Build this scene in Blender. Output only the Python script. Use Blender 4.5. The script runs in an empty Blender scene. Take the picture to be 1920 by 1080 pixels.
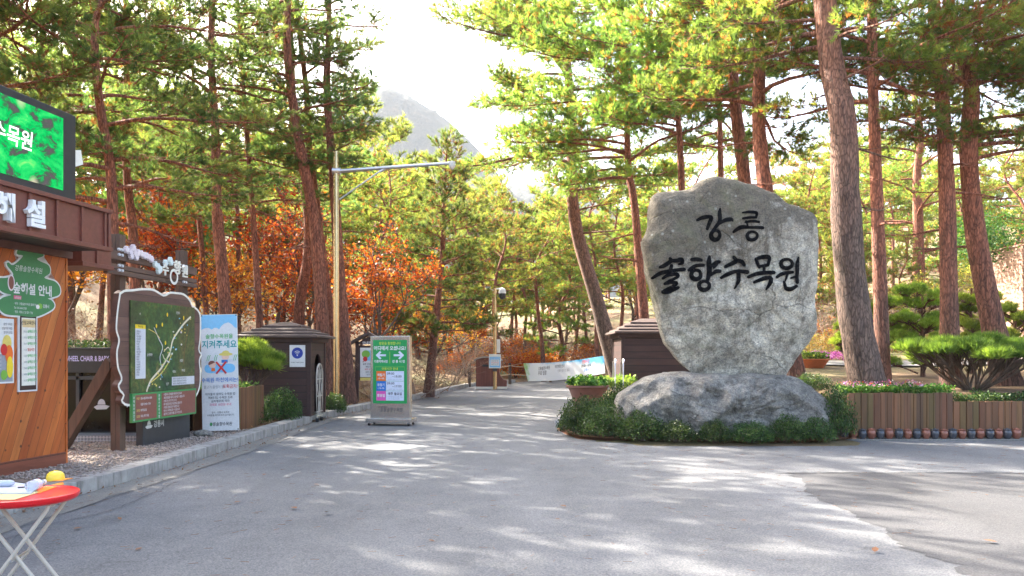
import bpy, math, random
import numpy as np
from mathutils import Vector, Matrix, noise
from mathutils.bvhtree import BVHTree

S = bpy.context.scene
COL = S.collection
rad = math.radians
F, HZ, CZ = 1493.0, 665.0, 1.6            # focal length in photo pixels, horizon row, eye height

# ------------------------------------------------------------------ camera, sky, sun, exposure
cam = bpy.data.cameras.new('camera')
camo = bpy.data.objects.new('camera', cam)
COL.objects.link(camo)
camo.location = (0, 0, CZ)
camo.rotation_euler = (rad(90), 0, 0)
cam.sensor_width = 36
cam.lens = 36 * F / 1920
cam.shift_y = (HZ - 540) / 1920
cam.clip_end = 3000
S.camera = camo

SUN_EL, SUN_AZ = rad(37), rad(-50)
w = bpy.data.worlds.new('World')
S.world = w
w.use_nodes = True
sk = w.node_tree.nodes.new('ShaderNodeTexSky')
sk.sky_type = 'NISHITA'
sk.sun_disc = False
sk.sun_elevation = SUN_EL
sk.sun_rotation = SUN_AZ
sk.air_density = 1.0
sk.dust_density = 6.0
sk.ozone_density = 0.8
w.node_tree.nodes['Background'].inputs[1].default_value = 0.15
w.node_tree.links.new(sk.outputs[0], w.node_tree.nodes['Background'].inputs[0])
sl = bpy.data.lights.new('sun', 'SUN')
sl.energy = 5.0
sl.angle = rad(0.55)
sl.color = (1.0, 0.92, 0.80)
so = bpy.data.objects.new('sun', sl)
COL.objects.link(so)
sd = Vector((math.sin(SUN_AZ) * math.cos(SUN_EL), math.cos(SUN_AZ) * math.cos(SUN_EL), math.sin(SUN_EL)))
so.rotation_euler = sd.to_track_quat('Z', 'Y').to_euler()
so.location = sd * 60
S.view_settings.view_transform = 'Standard'
S.view_settings.look = 'None'
S.view_settings.gamma = 1
S.view_settings.exposure = 2.68
S.cycles.max_bounces = 7
S.cycles.diffuse_bounces = 4
S.cycles.transmission_bounces = 4
S.cycles.transparent_max_bounces = 8
S.cycles.use_denoising = True

# ------------------------------------------------------------------ helpers
def at(px, py, d):
    return Vector(((px - 960) * d / F, d, CZ + (HZ - py) * d / F))

def sm(a, b, t):
    t = np.clip((np.asarray(t, float) - a) / (b - a), 0, 1)
    return t * t * (3 - 2 * t)

def tag(o, label=None, cat=None, group=None, kind=None):
    if label: o['label'] = label
    if cat: o['category'] = cat
    if group: o['group'] = group
    if kind: o['kind'] = kind
    return o

def thing(name, label, cat, loc=(0, 0, 0), rz=0, group=None):
    o = bpy.data.objects.new(name, None)
    o.empty_display_size = 0.2
    COL.objects.link(o)
    o.location = loc
    o.rotation_euler = (0, 0, rz)
    return tag(o, label, cat, group)

def link(name, me, parent=None):
    o = bpy.data.objects.new(name, me)
    COL.objects.link(o)
    if parent: o.parent = parent
    return o

def dup(root, loc=None, rz=None, label=None, scale=None):
    r = root.copy(); COL.objects.link(r)
    def kids(src, dst):
        for ch in list(src.children):
            c = ch.copy(); COL.objects.link(c); c.parent = dst
            kids(ch, c)
    kids(root, r)
    if loc is not None: r.location = loc
    if rz is not None: r.rotation_euler = (0, 0, rz)
    if scale is not None: r.scale = scale if hasattr(scale, '__len__') else (scale,) * 3
    if label: r['label'] = label
    return r

_txt = {}
def text_geo(body, bold=0.0, shear=0.0, extrude=0.0, spacing=1.0):
    k = (body, bold, shear, extrude, spacing)
    if k not in _txt:
        cu = bpy.data.curves.new('t', 'FONT')
        cu.body = body; cu.size = 1; cu.offset = bold; cu.shear = shear; cu.extrude = extrude
        cu.space_character = spacing; cu.resolution_u = 3; cu.align_x = 'CENTER'
        o = bpy.data.objects.new('t', cu); COL.objects.link(o)
        dg = bpy.context.evaluated_depsgraph_get()
        me = bpy.data.meshes.new_from_object(o.evaluated_get(dg))
        V = [tuple(v.co) for v in me.vertices]; P = [tuple(p.vertices) for p in me.polygons]
        bpy.data.objects.remove(o); bpy.data.curves.remove(cu); bpy.data.meshes.remove(me)
        _txt[k] = (V, P)
    return _txt[k]

class MB:
    """collects shapes; build() links them as ONE mesh object"""
    def __init__(s): s.v, s.f, s.m, s.mats = [], [], [], []
    def mi(s, m):
        if m not in s.mats: s.mats.append(m)
        return s.mats.index(m)
    def add(s, vs, fs, m):
        b = len(s.v); i = s.mi(m)
        s.v += [tuple(v) for v in vs]
        s.f += [tuple(b + k for k in f) for f in fs]
        s.m += [i] * len(fs)
    def box(s, x0, x1, y0, y1, z0, z1, m, M=None):
        vs = [Vector((x, y, z)) for x in (x0, x1) for y in (y0, y1) for z in (z0, z1)]
        if M is not None: vs = [M @ v for v in vs]
        s.add(vs, [(0, 1, 3, 2), (4, 6, 7, 5), (0, 4, 5, 1), (2, 3, 7, 6), (0, 2, 6, 4), (1, 5, 7, 3)], m)
    def bar(s, a, b, wx, wy, m):
        a, b = Vector(a), Vector(b); d = b - a
        q = d.to_track_quat('Z', 'Y').to_matrix().to_4x4(); q.translation = a
        s.box(-wx / 2, wx / 2, -wy / 2, wy / 2, 0, d.length, m, q)
    def prism(s, poly, y0, y1, m, back=True):
        """poly in (x,z), extruded along y"""
        n = len(poly)
        a = sum(poly[i][0] * poly[(i + 1) % n][1] - poly[(i + 1) % n][0] * poly[i][1] for i in range(n))
        if a < 0: poly = poly[::-1]
        vs = [(x, y0, z) for x, z in poly] + [(x, y1, z) for x, z in poly]
        fs = [tuple(range(n))] + ([tuple(range(2 * n - 1, n - 1, -1))] if back else [])
        fs += [(i, i + n, (i + 1) % n + n, (i + 1) % n) for i in range(n)]
        s.add(vs, fs, m)
    def face(s, poly, y, m):
        n = len(poly)
        a = sum(poly[i][0] * poly[(i + 1) % n][1] - poly[(i + 1) % n][0] * poly[i][1] for i in range(n))
        if a < 0: poly = poly[::-1]
        s.add([(x, y, z) for x, z in poly], [tuple(range(n))], m)
    def rect(s, x0, x1, z0, z1, y, m): s.face([(x0, z0), (x1, z0), (x1, z1), (x0, z1)], y, m)
    def disc(s, x, z, rx, rz, y, m, n=20):
        s.face([(x + rx * math.cos(2 * math.pi * k / n), z + rz * math.sin(2 * math.pi * k / n)) for k in range(n)], y, m)
    def tube(s, pts, r, m, n=8, cap=True):
        pts = np.array([tuple(p) for p in pts], float)
        R = np.full(len(pts), r) if np.isscalar(r) else np.array(r, float)
        V, Q = tube_np(pts, R, n)
        fs = [tuple(q) for q in Q]
        if cap:
            fs.append(tuple(range(n))[::-1]); fs.append(tuple(range(len(V) - n, len(V))))
        s.add(V, fs, m)
    def lathe(s, prof, c, m, n=20):
        vs, fs = [], []
        for r, z in prof:
            for k in range(n):
                a = 2 * math.pi * k / n
                vs.append((c[0] + r * math.cos(a), c[1] + r * math.sin(a), c[2] + z))
        for i in range(len(prof) - 1):
            for k in range(n):
                fs.append((i * n + k, i * n + (k + 1) % n, (i + 1) * n + (k + 1) % n, (i + 1) * n + k))
        fs.append(tuple(range(n))[::-1]); fs.append(tuple(range((len(prof) - 1) * n, len(prof) * n)))
        s.add(vs, fs, m)
    def text(s, body, x, z, size, y, m, bold=0.0, shear=0.0, extrude=0.0, align='C', sx=1.0, spacing=1.0):
        V, P = text_geo(body, bold, shear, extrude / size if extrude else 0.0, spacing)
        if not V: return
        xs = [v[0] for v in V]
        off = 0 if align == 'C' else (-min(xs) if align == 'L' else -max(xs))
        s.add([(x + (v[0] + off) * size * sx, y - v[2] * size, z + v[1] * size) for v in V], P, m)
    def build(s, name, parent=None, smooth=False, bevel=0.0, loc=None):
        me = bpy.data.meshes.new(name)
        me.from_pydata(s.v, [], s.f)
        for m in s.mats: me.materials.append(m)
        me.polygons.foreach_set('material_index', s.m)
        if smooth:
            me.shade_smooth()
            me.set_sharp_from_angle(angle=rad(40))
        me.update()
        o = link(name, me, parent)
        if loc: o.location = loc
        if bevel:
            b = o.modifiers.new('bevel', 'BEVEL'); b.width = bevel; b.segments = 2; b.limit_method = 'ANGLE'
        return o

def nrm(a): return a / np.maximum(np.linalg.norm(a, axis=-1, keepdims=True), 1e-9)

def tube_np(P, R, k):
    T = nrm(np.gradient(P, axis=0))
    ref = np.array([1.0, 0.13, 0]) if abs(np.mean(T[:, 2])) > 0.75 else np.array([0, 0, 1.0])
    A = nrm(np.cross(T, ref)); B = np.cross(T, A)
    th = np.arange(k) * 2 * math.pi / k
    V = P[:, None] + R[:, None, None] * (A[:, None] * np.cos(th)[None, :, None] + B[:, None] * np.sin(th)[None, :, None])
    n = len(P)
    i, j = np.meshgrid(np.arange(n - 1), np.arange(k), indexing='ij')
    Q = np.stack([i * k + j, (i + 1) * k + j, (i + 1) * k + (j + 1) % k, i * k + (j + 1) % k], -1).reshape(-1, 4)
    return V.reshape(-1, 3), Q

def smooth_path(pts, n):
    P = np.array([tuple(p) for p in pts], float)
    d = np.r_[0, np.cumsum(np.linalg.norm(np.diff(P, axis=0), axis=1))]
    t = np.linspace(0, d[-1], n)
    # Catmull-Rom through the given points
    out = []
    for x in t:
        i = min(np.searchsorted(d, x, side='right') - 1, len(P) - 2); i = max(i, 0)
        u = (x - d[i]) / (d[i + 1] - d[i])
        p0, p1, p2, p3 = P[max(i - 1, 0)], P[i], P[i + 1], P[min(i + 2, len(P) - 1)]
        out.append(0.5 * (2 * p1 + (p2 - p0) * u + (2 * p0 - 5 * p1 + 4 * p2 - p3) * u * u + (3 * p1 - p0 - 3 * p2 + p3) * u ** 3))
    return np.array(out)

class NP:
    """numpy mesh collector for foliage and branches"""
    def __init__(s): s.V, s.T, s.Q, s.A, s.n = [], [], [], [], 0
    def add(s, V, T=None, Q=None, a=0.5):
        if T is not None: s.T.append(np.asarray(T) + s.n)
        if Q is not None: s.Q.append(np.asarray(Q) + s.n)
        s.V.append(V); s.A.append(np.full(len(V), a) if np.isscalar(a) else a); s.n += len(V)
    def tube(s, P, R, k): 
        V, Q = tube_np(P, R, k); s.add(V, Q=Q)
    def sticks(s, p0, p1, r0, r1):
        p0, p1 = np.asarray(p0, float), np.asarray(p1, float); N = len(p0)
        if not N: return
        T = nrm(p1 - p0)
        ref = np.where(np.abs(T[:, 2:3]) > .9, np.array([[1., 0, 0]]), np.array([[0, 0, 1.]]))
        A = nrm(np.cross(T, ref)); B = np.cross(T, A)
        vs = []
        for p, r in ((p0, r0), (p1, r1)):
            r = np.broadcast_to(np.asarray(r, float), (N,))[:, None]
            for k in range(3):
                th = k * 2.0944
                vs.append(p + r * (A * math.cos(th) + B * math.sin(th)))
        V = np.stack(vs, 1).reshape(-1, 3)
        b = (np.arange(N) * 6)[:, None, None]
        Q = (b + np.array([[0, 3, 4, 1], [1, 4, 5, 2], [2, 5, 3, 0]])[None]).reshape(-1, 4)
        s.add(V, Q=Q)
    def needles(s, P, D, tint, rng, k=14, ln=.14, wd=.011, spread=.75):
        N = len(P)
        if not N: return
        P = np.repeat(P, k, 0); D = np.repeat(D, k, 0); tint = np.repeat(tint, k)
        d = nrm(D + rng.normal(0, spread, (N * k, 3)) * .62)
        L = ln * rng.uniform(.65, 1.15, (N * k, 1))
        side = nrm(np.cross(d, rng.normal(0, 1, (N * k, 3)))) * wd * .5
        V = np.stack([P - side, P + side, P + d * L], 1).reshape(-1, 3)
        T = np.arange(N * k * 3).reshape(-1, 3)
        s.add(V, T=T, a=np.repeat(tint, 3))
    def leaves(s, P, size, tint, rng, up=0.4, asp=.62):
        N = len(P)
        n = nrm(rng.normal(0, 1, (N, 3)) + np.array([0, 0, up]))
        u = nrm(np.cross(n, rng.normal(0, 1, (N, 3)))); v = np.cross(n, u)
        L = size * rng.uniform(.6, 1.25, (N, 1))
        V = np.stack([P, P + u * L * .5 + v * L * asp * .5, P + u * L + n * L * .12, P + u * L * .5 - v * L * asp * .5], 1).reshape(-1, 3)
        s.add(V, Q=np.arange(N * 4).reshape(-1, 4), a=np.repeat(tint, 4))
    def arrays(s):
        V = np.concatenate(s.V) if s.V else np.zeros((0, 3))
        T = np.concatenate(s.T) if s.T else np.zeros((0, 3), int)
        Q = np.concatenate(s.Q) if s.Q else np.zeros((0, 4), int)
        return V, T, Q, np.concatenate(s.A)
    def mesh(s, name, mat, smooth=False): 
        return np_mesh(name, *s.arrays(), mat, smooth)

def np_mesh(name, V, T, Q, A, mat, smooth=False):
    me = bpy.data.meshes.new(name)
    me.vertices.add(len(V)); me.vertices.foreach_set('co', np.ascontiguousarray(V, dtype=np.float32).ravel())
    li = np.concatenate([T.ravel(), Q.ravel()]).astype(np.int32)
    st = np.concatenate([np.arange(len(T)) * 3, len(T) * 3 + np.arange(len(Q)) * 4]).astype(np.int32)
    me.loops.add(len(li)); me.loops.foreach_set('vertex_index', li)
    me.polygons.add(len(st)); me.polygons.foreach_set('loop_start', st)
    if A is not None:
        at_ = me.attributes.new('tint', 'FLOAT', 'POINT'); at_.data.foreach_set('value', np.asarray(A, np.float32))
    me.update(calc_edges=True)
    if smooth: me.shade_smooth()
    me.materials.append(mat)
    return me

# ------------------------------------------------------------------ materials
class NT:
    def __init__(s, name):
        s.m = bpy.data.materials.new(name); s.m.use_nodes = True
        s.t = s.m.node_tree; s.b = s.t.nodes['Principled BSDF']; s.out = s.t.nodes['Material Output']
    def n(s, ty, **kw):
        x = s.t.nodes.new(ty)
        for k, v in kw.items(): setattr(x, k, v)
        return x
    def l(s, a, b): s.t.links.new(a, b)
    def coord(s, scale=(1, 1, 1), rot=(0, 0, 0), out='Object'):
        c = s.n('ShaderNodeTexCoord'); mp = s.n('ShaderNodeMapping')
        mp.inputs['Scale'].default_value = scale; mp.inputs['Rotation'].default_value = rot
        s.l(c.outputs[out], mp.inputs['Vector']); return mp.outputs[0]
    def noise(s, vec, scale, detail=4, rough=.55, dist=0):
        x = s.n('ShaderNodeTexNoise'); x.inputs['Scale'].default_value = scale; x.inputs['Detail'].default_value = detail
        x.inputs['Roughness'].default_value = rough; x.inputs['Distortion'].default_value = dist
        if vec is not None: s.l(vec, x.inputs['Vector'])
        return x.outputs['Fac']
    def ramp(s, fac, stops, interp='LINEAR'):
        x = s.n('ShaderNodeValToRGB'); x.color_ramp.interpolation = interp
        e = x.color_ramp.elements
        while len(e) < len(stops): e.new(.5)
        for i, (p, c) in enumerate(stops):
            e[i].position = p; e[i].color = (*c, 1) if len(c) == 3 else c
        s.l(fac, x.inputs[0]); return x.outputs[0]
    def mix(s, fac, a, b, mode='MIX'):
        x = s.n('ShaderNodeMix', data_type='RGBA', blend_type=mode)
        if isinstance(fac, (int, float)): x.inputs[0].default_value = fac
        else: s.l(fac, x.inputs[0])
        for v, i in ((a, 6), (b, 7)):
            if isinstance(v, tuple): x.inputs[i].default_value = (*v, 1)
            else: s.l(v, x.inputs[i])
        return x.outputs[2]
    def math(s, op, a, b=0.0):
        x = s.n('ShaderNodeMath', operation=op)
        for v, i in ((a, 0), (b, 1)):
            if isinstance(v, (int, float)): x.inputs[i].default_value = v
            else: s.l(v, x.inputs[i])
        return x.outputs[0]
    def bump(s, h, strength=.3, dist=.02, prev=None):
        x = s.n('ShaderNodeBump'); x.inputs['Strength'].default_value = strength; x.inputs['Distance'].default_value = dist
        s.l(h, x.inputs['Height'])
        if prev is not None: s.l(prev, x.inputs['Normal'])
        return x.outputs[0]
    def set(s, col=None, rough=None, normal=None, metal=None):
        for v, k in ((col, 'Base Color'), (rough, 'Roughness'), (normal, 'Normal'), (metal, 'Metallic')):
            if v is None: continue
            if isinstance(v, tuple): s.b.inputs[k].default_value = (*v, 1)
            elif isinstance(v, (int, float)): s.b.inputs[k].default_value = v
            else: s.l(v, s.b.inputs[k])
        return s.m

def plain(name, col, rough=.55, metal=0.0, var=.12, scale=9, bump=.05):
    t = NT(name); v = t.coord()
    f = t.noise(v, scale, 5)
    c = t.ramp(f, [(.25, tuple(x * (1 - var) for x in col)), (.75, tuple(min(1, x * (1 + var)) for x in col))])
    f2 = t.noise(v, 60, 3)
    t.set(c, rough, t.bump(f2, bump, .004), metal)
    return t.m

def flat(name, col, rough=.6):
    t = NT(name); f = t.noise(t.coord(), 25, 3)
    return t.set(t.ramp(f, [(.3, tuple(x * .93 for x in col)), (.7, tuple(min(1, x * 1.04) for x in col))]), rough)

def planks(name, cols, width, axis=0, rot=0.0, groove=.05, grain=(1, 1, 1), gscale=7, knots=False, rough=.6, gdark=.25):
    """boards: one colour per board, dark joints and grain; axis = local axis across the boards (rot turns it in the x-z plane)"""
    t = NT(name)
    v = t.coord(rot=(0, rot, 0))
    sp = t.n('ShaderNodeSeparateXYZ'); t.l(v, sp.inputs[0])
    q = t.math('DIVIDE', sp.outputs[axis], width)
    fl = t.math('FLOOR', q); fr = t.math('SUBTRACT', q, fl)
    wn = t.n('ShaderNodeTexWhiteNoise', noise_dimensions='1D'); t.l(fl, wn.inputs['W'])
    base = t.ramp(wn.outputs['Value'], [(i / max(1, len(cols) - 1), c) for i, c in enumerate(cols)])
    mp = t.n('ShaderNodeMapping'); mp.inputs['Scale'].default_value = grain; t.l(v, mp.inputs['Vector'])
    ad = t.n('ShaderNodeVectorMath', operation='ADD'); cb = t.n('ShaderNodeCombineXYZ')
    t.l(t.math('MULTIPLY', wn.outputs['Value'], 37.0), cb.inputs[1]); t.l(mp.outputs[0], ad.inputs[0]); t.l(cb.outputs[0], ad.inputs[1])
    g = t.noise(ad.outputs[0], gscale, 7, .62, .6)
    c = t.mix(.55, base, t.ramp(g, [(.3, (.35, .3, .28)), (.7, (1.15, 1.1, 1.05))]), 'MULTIPLY')
    if knots:
        vo = t.n('ShaderNodeTexVoronoi'); vo.inputs['Scale'].default_value = 5.5; t.l(v, vo.inputs['Vector'])
        c = t.mix(t.ramp(vo.outputs['Distance'], [(.06, (1, 1, 1)), (.13, (0, 0, 0))]), c, (.10, .03, .012))
    jo = t.math('GREATER_THAN', t.math('ABSOLUTE', t.math('SUBTRACT', fr, .5)), .5 - groove / 2)
    c = t.mix(jo, c, (.012, .008, .006)) if gdark else c
    h = t.math('SUBTRACT', t.math('MULTIPLY', g, .25), jo)
    return t.set(c, rough, t.bump(h, .5, .006))

def bark(name, low, high, z0, z1, vs=21.0):
    t = NT(name)
    g = t.n('ShaderNodeTexCoord'); sp = t.n('ShaderNodeSeparateXYZ'); t.l(g.outputs['Object'], sp.inputs[0])
    v = t.coord((1, 1, .24))
    nz = t.noise(v, 3, 4)
    vm = t.n('ShaderNodeVectorMath', operation='ADD'); t.l(v, vm.inputs[0])
    nc = t.n('ShaderNodeTexNoise'); nc.inputs['Scale'].default_value = 6; t.l(v, nc.inputs['Vector'])
    sc = t.n('ShaderNodeVectorMath', operation='SCALE'); sc.inputs['Scale'].default_value = .12; t.l(nc.outputs['Color'], sc.inputs[0])
    t.l(sc.outputs[0], vm.inputs[1])
    vo = t.n('ShaderNodeTexVoronoi', feature='DISTANCE_TO_EDGE'); vo.inputs['Scale'].default_value = vs; t.l(vm.outputs[0], vo.inputs['Vector'])
    vc = t.n('ShaderNodeTexVoronoi'); vc.inputs['Scale'].default_value = vs; t.l(vm.outputs[0], vc.inputs['Vector'])
    hz = t.math('ADD', sp.outputs[2], t.math('MULTIPLY', t.math('SUBTRACT', nz, .5), 3.0))
    mr = t.n('ShaderNodeMapRange'); mr.inputs[1].default_value = z0; mr.inputs[2].default_value = z1; t.l(hz, mr.inputs[0])
    c = t.mix(mr.outputs[0], low, high)
    bw = t.n('ShaderNodeSeparateColor'); t.l(vc.outputs['Color'], bw.inputs[0])
    c = t.mix(.6, c, t.ramp(bw.outputs[0], [(0, (.55, .55, .6)), (1, (1.25, 1.2, 1.15))]), 'MULTIPLY')
    crack = t.ramp(vo.outputs['Distance'], [(.0, (0, 0, 0)), (.16, (1, 1, 1))])
    c = t.mix(1.0, c, t.ramp(vo.outputs['Distance'], [(.0, (.42, .38, .35)), (.2, (1, 1, 1))]), 'MULTIPLY')
    f = t.noise(t.coord((1, 1, .5)), 40, 4)
    hh = t.math('ADD', crack, t.math('MULTIPLY', f, .35))
    fis = t.noise(t.coord((1, 1, .10)), 16, 5, .7, .6)
    c = t.mix(.8, c, t.ramp(fis, [(.36, (.38, .36, .36)), (.5, (1, 1, 1)), (.66, (1.3, 1.28, 1.25))]), 'MULTIPLY')
    crack = t.math('ADD', t.math('MULTIPLY', crack, .5), t.math('MULTIPLY', fis, .9)); hh = t.math('ADD', crack, t.math('MULTIPLY', f, .35))
    c = t.mix(.6, c, t.ramp(f, [(.3, (.6, .58, .58)), (.7, (1.3, 1.28, 1.25))]), 'MULTIPLY')
    return t.set(c, .85, t.bump(hh, .9, .02))

def foliage(name, stops, transl=.42, tcol=1.7, hue=.05, rough=.55):
    """needles and leaves: colour by clump (attribute) with a shift per tree; light passes through the blades"""
    t = NT(name)
    a = t.n('ShaderNodeAttribute'); a.attribute_name = 'tint'
    oi = t.n('ShaderNodeObjectInfo')
    c = t.ramp(a.outputs['Fac'], stops)
    hs = t.n('ShaderNodeHueSaturation')
    t.l(t.math('ADD', t.math('MULTIPLY', oi.outputs['Random'], hue), .5 - hue / 2), hs.inputs['Hue'])
    t.l(t.math('ADD', t.math('MULTIPLY', oi.outputs['Random'], .5), .78), hs.inputs['Value'])
    t.l(c, hs.inputs['Color'])
    t.b.inputs['Roughness'].default_value = rough
    t.b.inputs['Specular IOR Level'].default_value = .25
    t.l(hs.outputs[0], t.b.inputs['Base Color'])
    tr = t.n('ShaderNodeBsdfTranslucent')
    t.l(t.mix(1.0, hs.outputs[0], (tcol, tcol * .97, tcol * .55), 'MULTIPLY'), tr.inputs['Color'])
    mx = t.n('ShaderNodeMixShader'); mx.inputs[0].default_value = transl
    t.l(t.b.outputs[0], mx.inputs[1]); t.l(tr.outputs[0], mx.inputs[2]); t.l(mx.outputs[0], t.out.inputs['Surface'])
    return t.m

M = {}
# asphalt
def asphalt(name, base, spk=.5, warm=0):
    t = NT(name); v = t.coord(out='Object')
    big = t.noise(t.coord((1, .3, 1)), .6, 6, .65); mid = t.noise(v, 2.2, 5, .6); fine = t.noise(v, 70, 2, .7)
    c = t.ramp(big, [(.32, tuple(x * .76 for x in base)), (.68, tuple(x * 1.14 for x in base))])
    c = t.mix(.7, c, t.ramp(mid, [(.3, (.8, .8, .82)), (.7, (1.14, 1.12, 1.1))]), 'MULTIPLY')
    sp_ = t.ramp(t.noise(v, 1.1, 3, .5), [(.64, (0, 0, 0)), (.72, (1, 1, 1))])
    c = t.mix(t.math('MULTIPLY', sp_, .28), c, tuple(x * .35 for x in base))
    c = t.mix(spk, c, t.ramp(fine, [(.3, (.45, .46, .5)), (.5, (1, 1, 1)), (.72, (1.75, 1.72, 1.65))]), 'MULTIPLY')
    vo = t.n('ShaderNodeTexVoronoi', feature='DISTANCE_TO_EDGE'); vo.inputs['Scale'].default_value = .55
    mv = t.n('ShaderNodeVectorMath', operation='ADD'); nn = t.n('ShaderNodeTexNoise'); nn.inputs['Scale'].default_value = 2.5; nn.inputs['Detail'].default_value = 5
    t.l(v, nn.inputs['Vector']); sc = t.n('ShaderNodeVectorMath', operation='SCALE'); sc.inputs['Scale'].default_value = .7
    t.l(nn.outputs['Color'], sc.inputs[0]); t.l(v, mv.inputs[0]); t.l(sc.outputs[0], mv.inputs[1]); t.l(mv.outputs[0], vo.inputs['Vector'])
    gate = t.ramp(t.noise(v, .5, 2), [(.5, (0, 0, 0)), (.62, (1, 1, 1))])
    cr = t.ramp(vo.outputs['Distance'], [(.0, (1, 1, 1)), (.007, (0, 0, 0))])
    c = t.mix(t.math('MULTIPLY', t.math('MULTIPLY', cr, gate), .6), c, (.03, .03, .03))
    return t.set(c, .85, t.bump(t.math('ADD', fine, t.math('MULTIPLY', mid, .5)), .35, .006))
M['asphalt'] = asphalt('asphalt', (.128, .132, .137), .85)
M['patch'] = asphalt('dark_asphalt', (.060, .060, .063), .95)
M['oldlane'] = asphalt('pale_asphalt', (.18, .172, .155), .6)
M['concrete'] = plain('concrete', (.34, .325, .29), .85, var=.3, scale=5, bump=.25)
def kerbmat():
    t = NT('kerb_stone'); v = t.coord()
    g = t.n('ShaderNodeNewGeometry'); sp = t.n('ShaderNodeSeparateXYZ'); t.l(g.outputs['Normal'], sp.inputs[0])
    c = t.ramp(t.noise(v, 3.5, 6, .65), [(.3, (.23, .215, .20)), (.7, (.42, .40, .37))])
    st = t.ramp(t.noise(t.coord((3, 3, .5)), 2.6, 5, .65), [(.5, (0, 0, 0)), (.62, (1, 1, 1))])
    c = t.mix(t.math('MULTIPLY', st, .45), c, (.09, .075, .06))
    return t.set(c, .85, t.bump(t.noise(v, 45, 4), .3, .01))
M['kerb'] = kerbmat()
def soil(name, stops, sc=2.5):
    t = NT(name); v = t.coord()
    c = t.ramp(t.noise(v, sc, 8, .7), stops)
    c = t.mix(.5, c, t.ramp(t.noise(v, 28, 4, .7), [(.3, (.5, .48, .45)), (.7, (1.4, 1.35, 1.25))]), 'MULTIPLY')
    return t.set(c, .95, t.bump(t.noise(v, 18, 6, .7), .8, .05))
def groundmat():
    t = NT('forest_floor'); v = t.coord()
    a = t.ramp(t.noise(v, .8, 8, .7), [(.3, (.13, .075, .04)), (.5, (.22, .135, .07)), (.68, (.30, .21, .11))])
    b = t.ramp(t.noise(v, 1.3, 8, .7), [(.35, (.08, .11, .03)), (.65, (.24, .21, .09))])
    c = t.mix(t.ramp(t.noise(v, .09, 4), [(.47, (0, 0, 0)), (.6, (1, 1, 1))]), a, b)
    c = t.mix(.55, c, t.ramp(t.noise(v, 22, 5, .75), [(.3, (.4, .38, .35)), (.7, (1.5, 1.45, 1.35))]), 'MULTIPLY')
    return t.set(c, .95, t.bump(t.noise(v, 9, 8, .75), 1.0, .12))
M['floor'] = groundmat()
M['bed'] = soil('needle_bed', [(.3, (.10, .045, .022)), (.55, (.22, .095, .045)), (.75, (.30, .16, .08))])
M['gravel'] = plain('gravel_stone', (.30, .245, .21), .8, var=.5, scale=14, bump=.2)
M['gravelbed'] = soil('gravel_fines', [(.3, (.17, .13, .10)), (.7, (.36, .30, .25))], 9)
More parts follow.
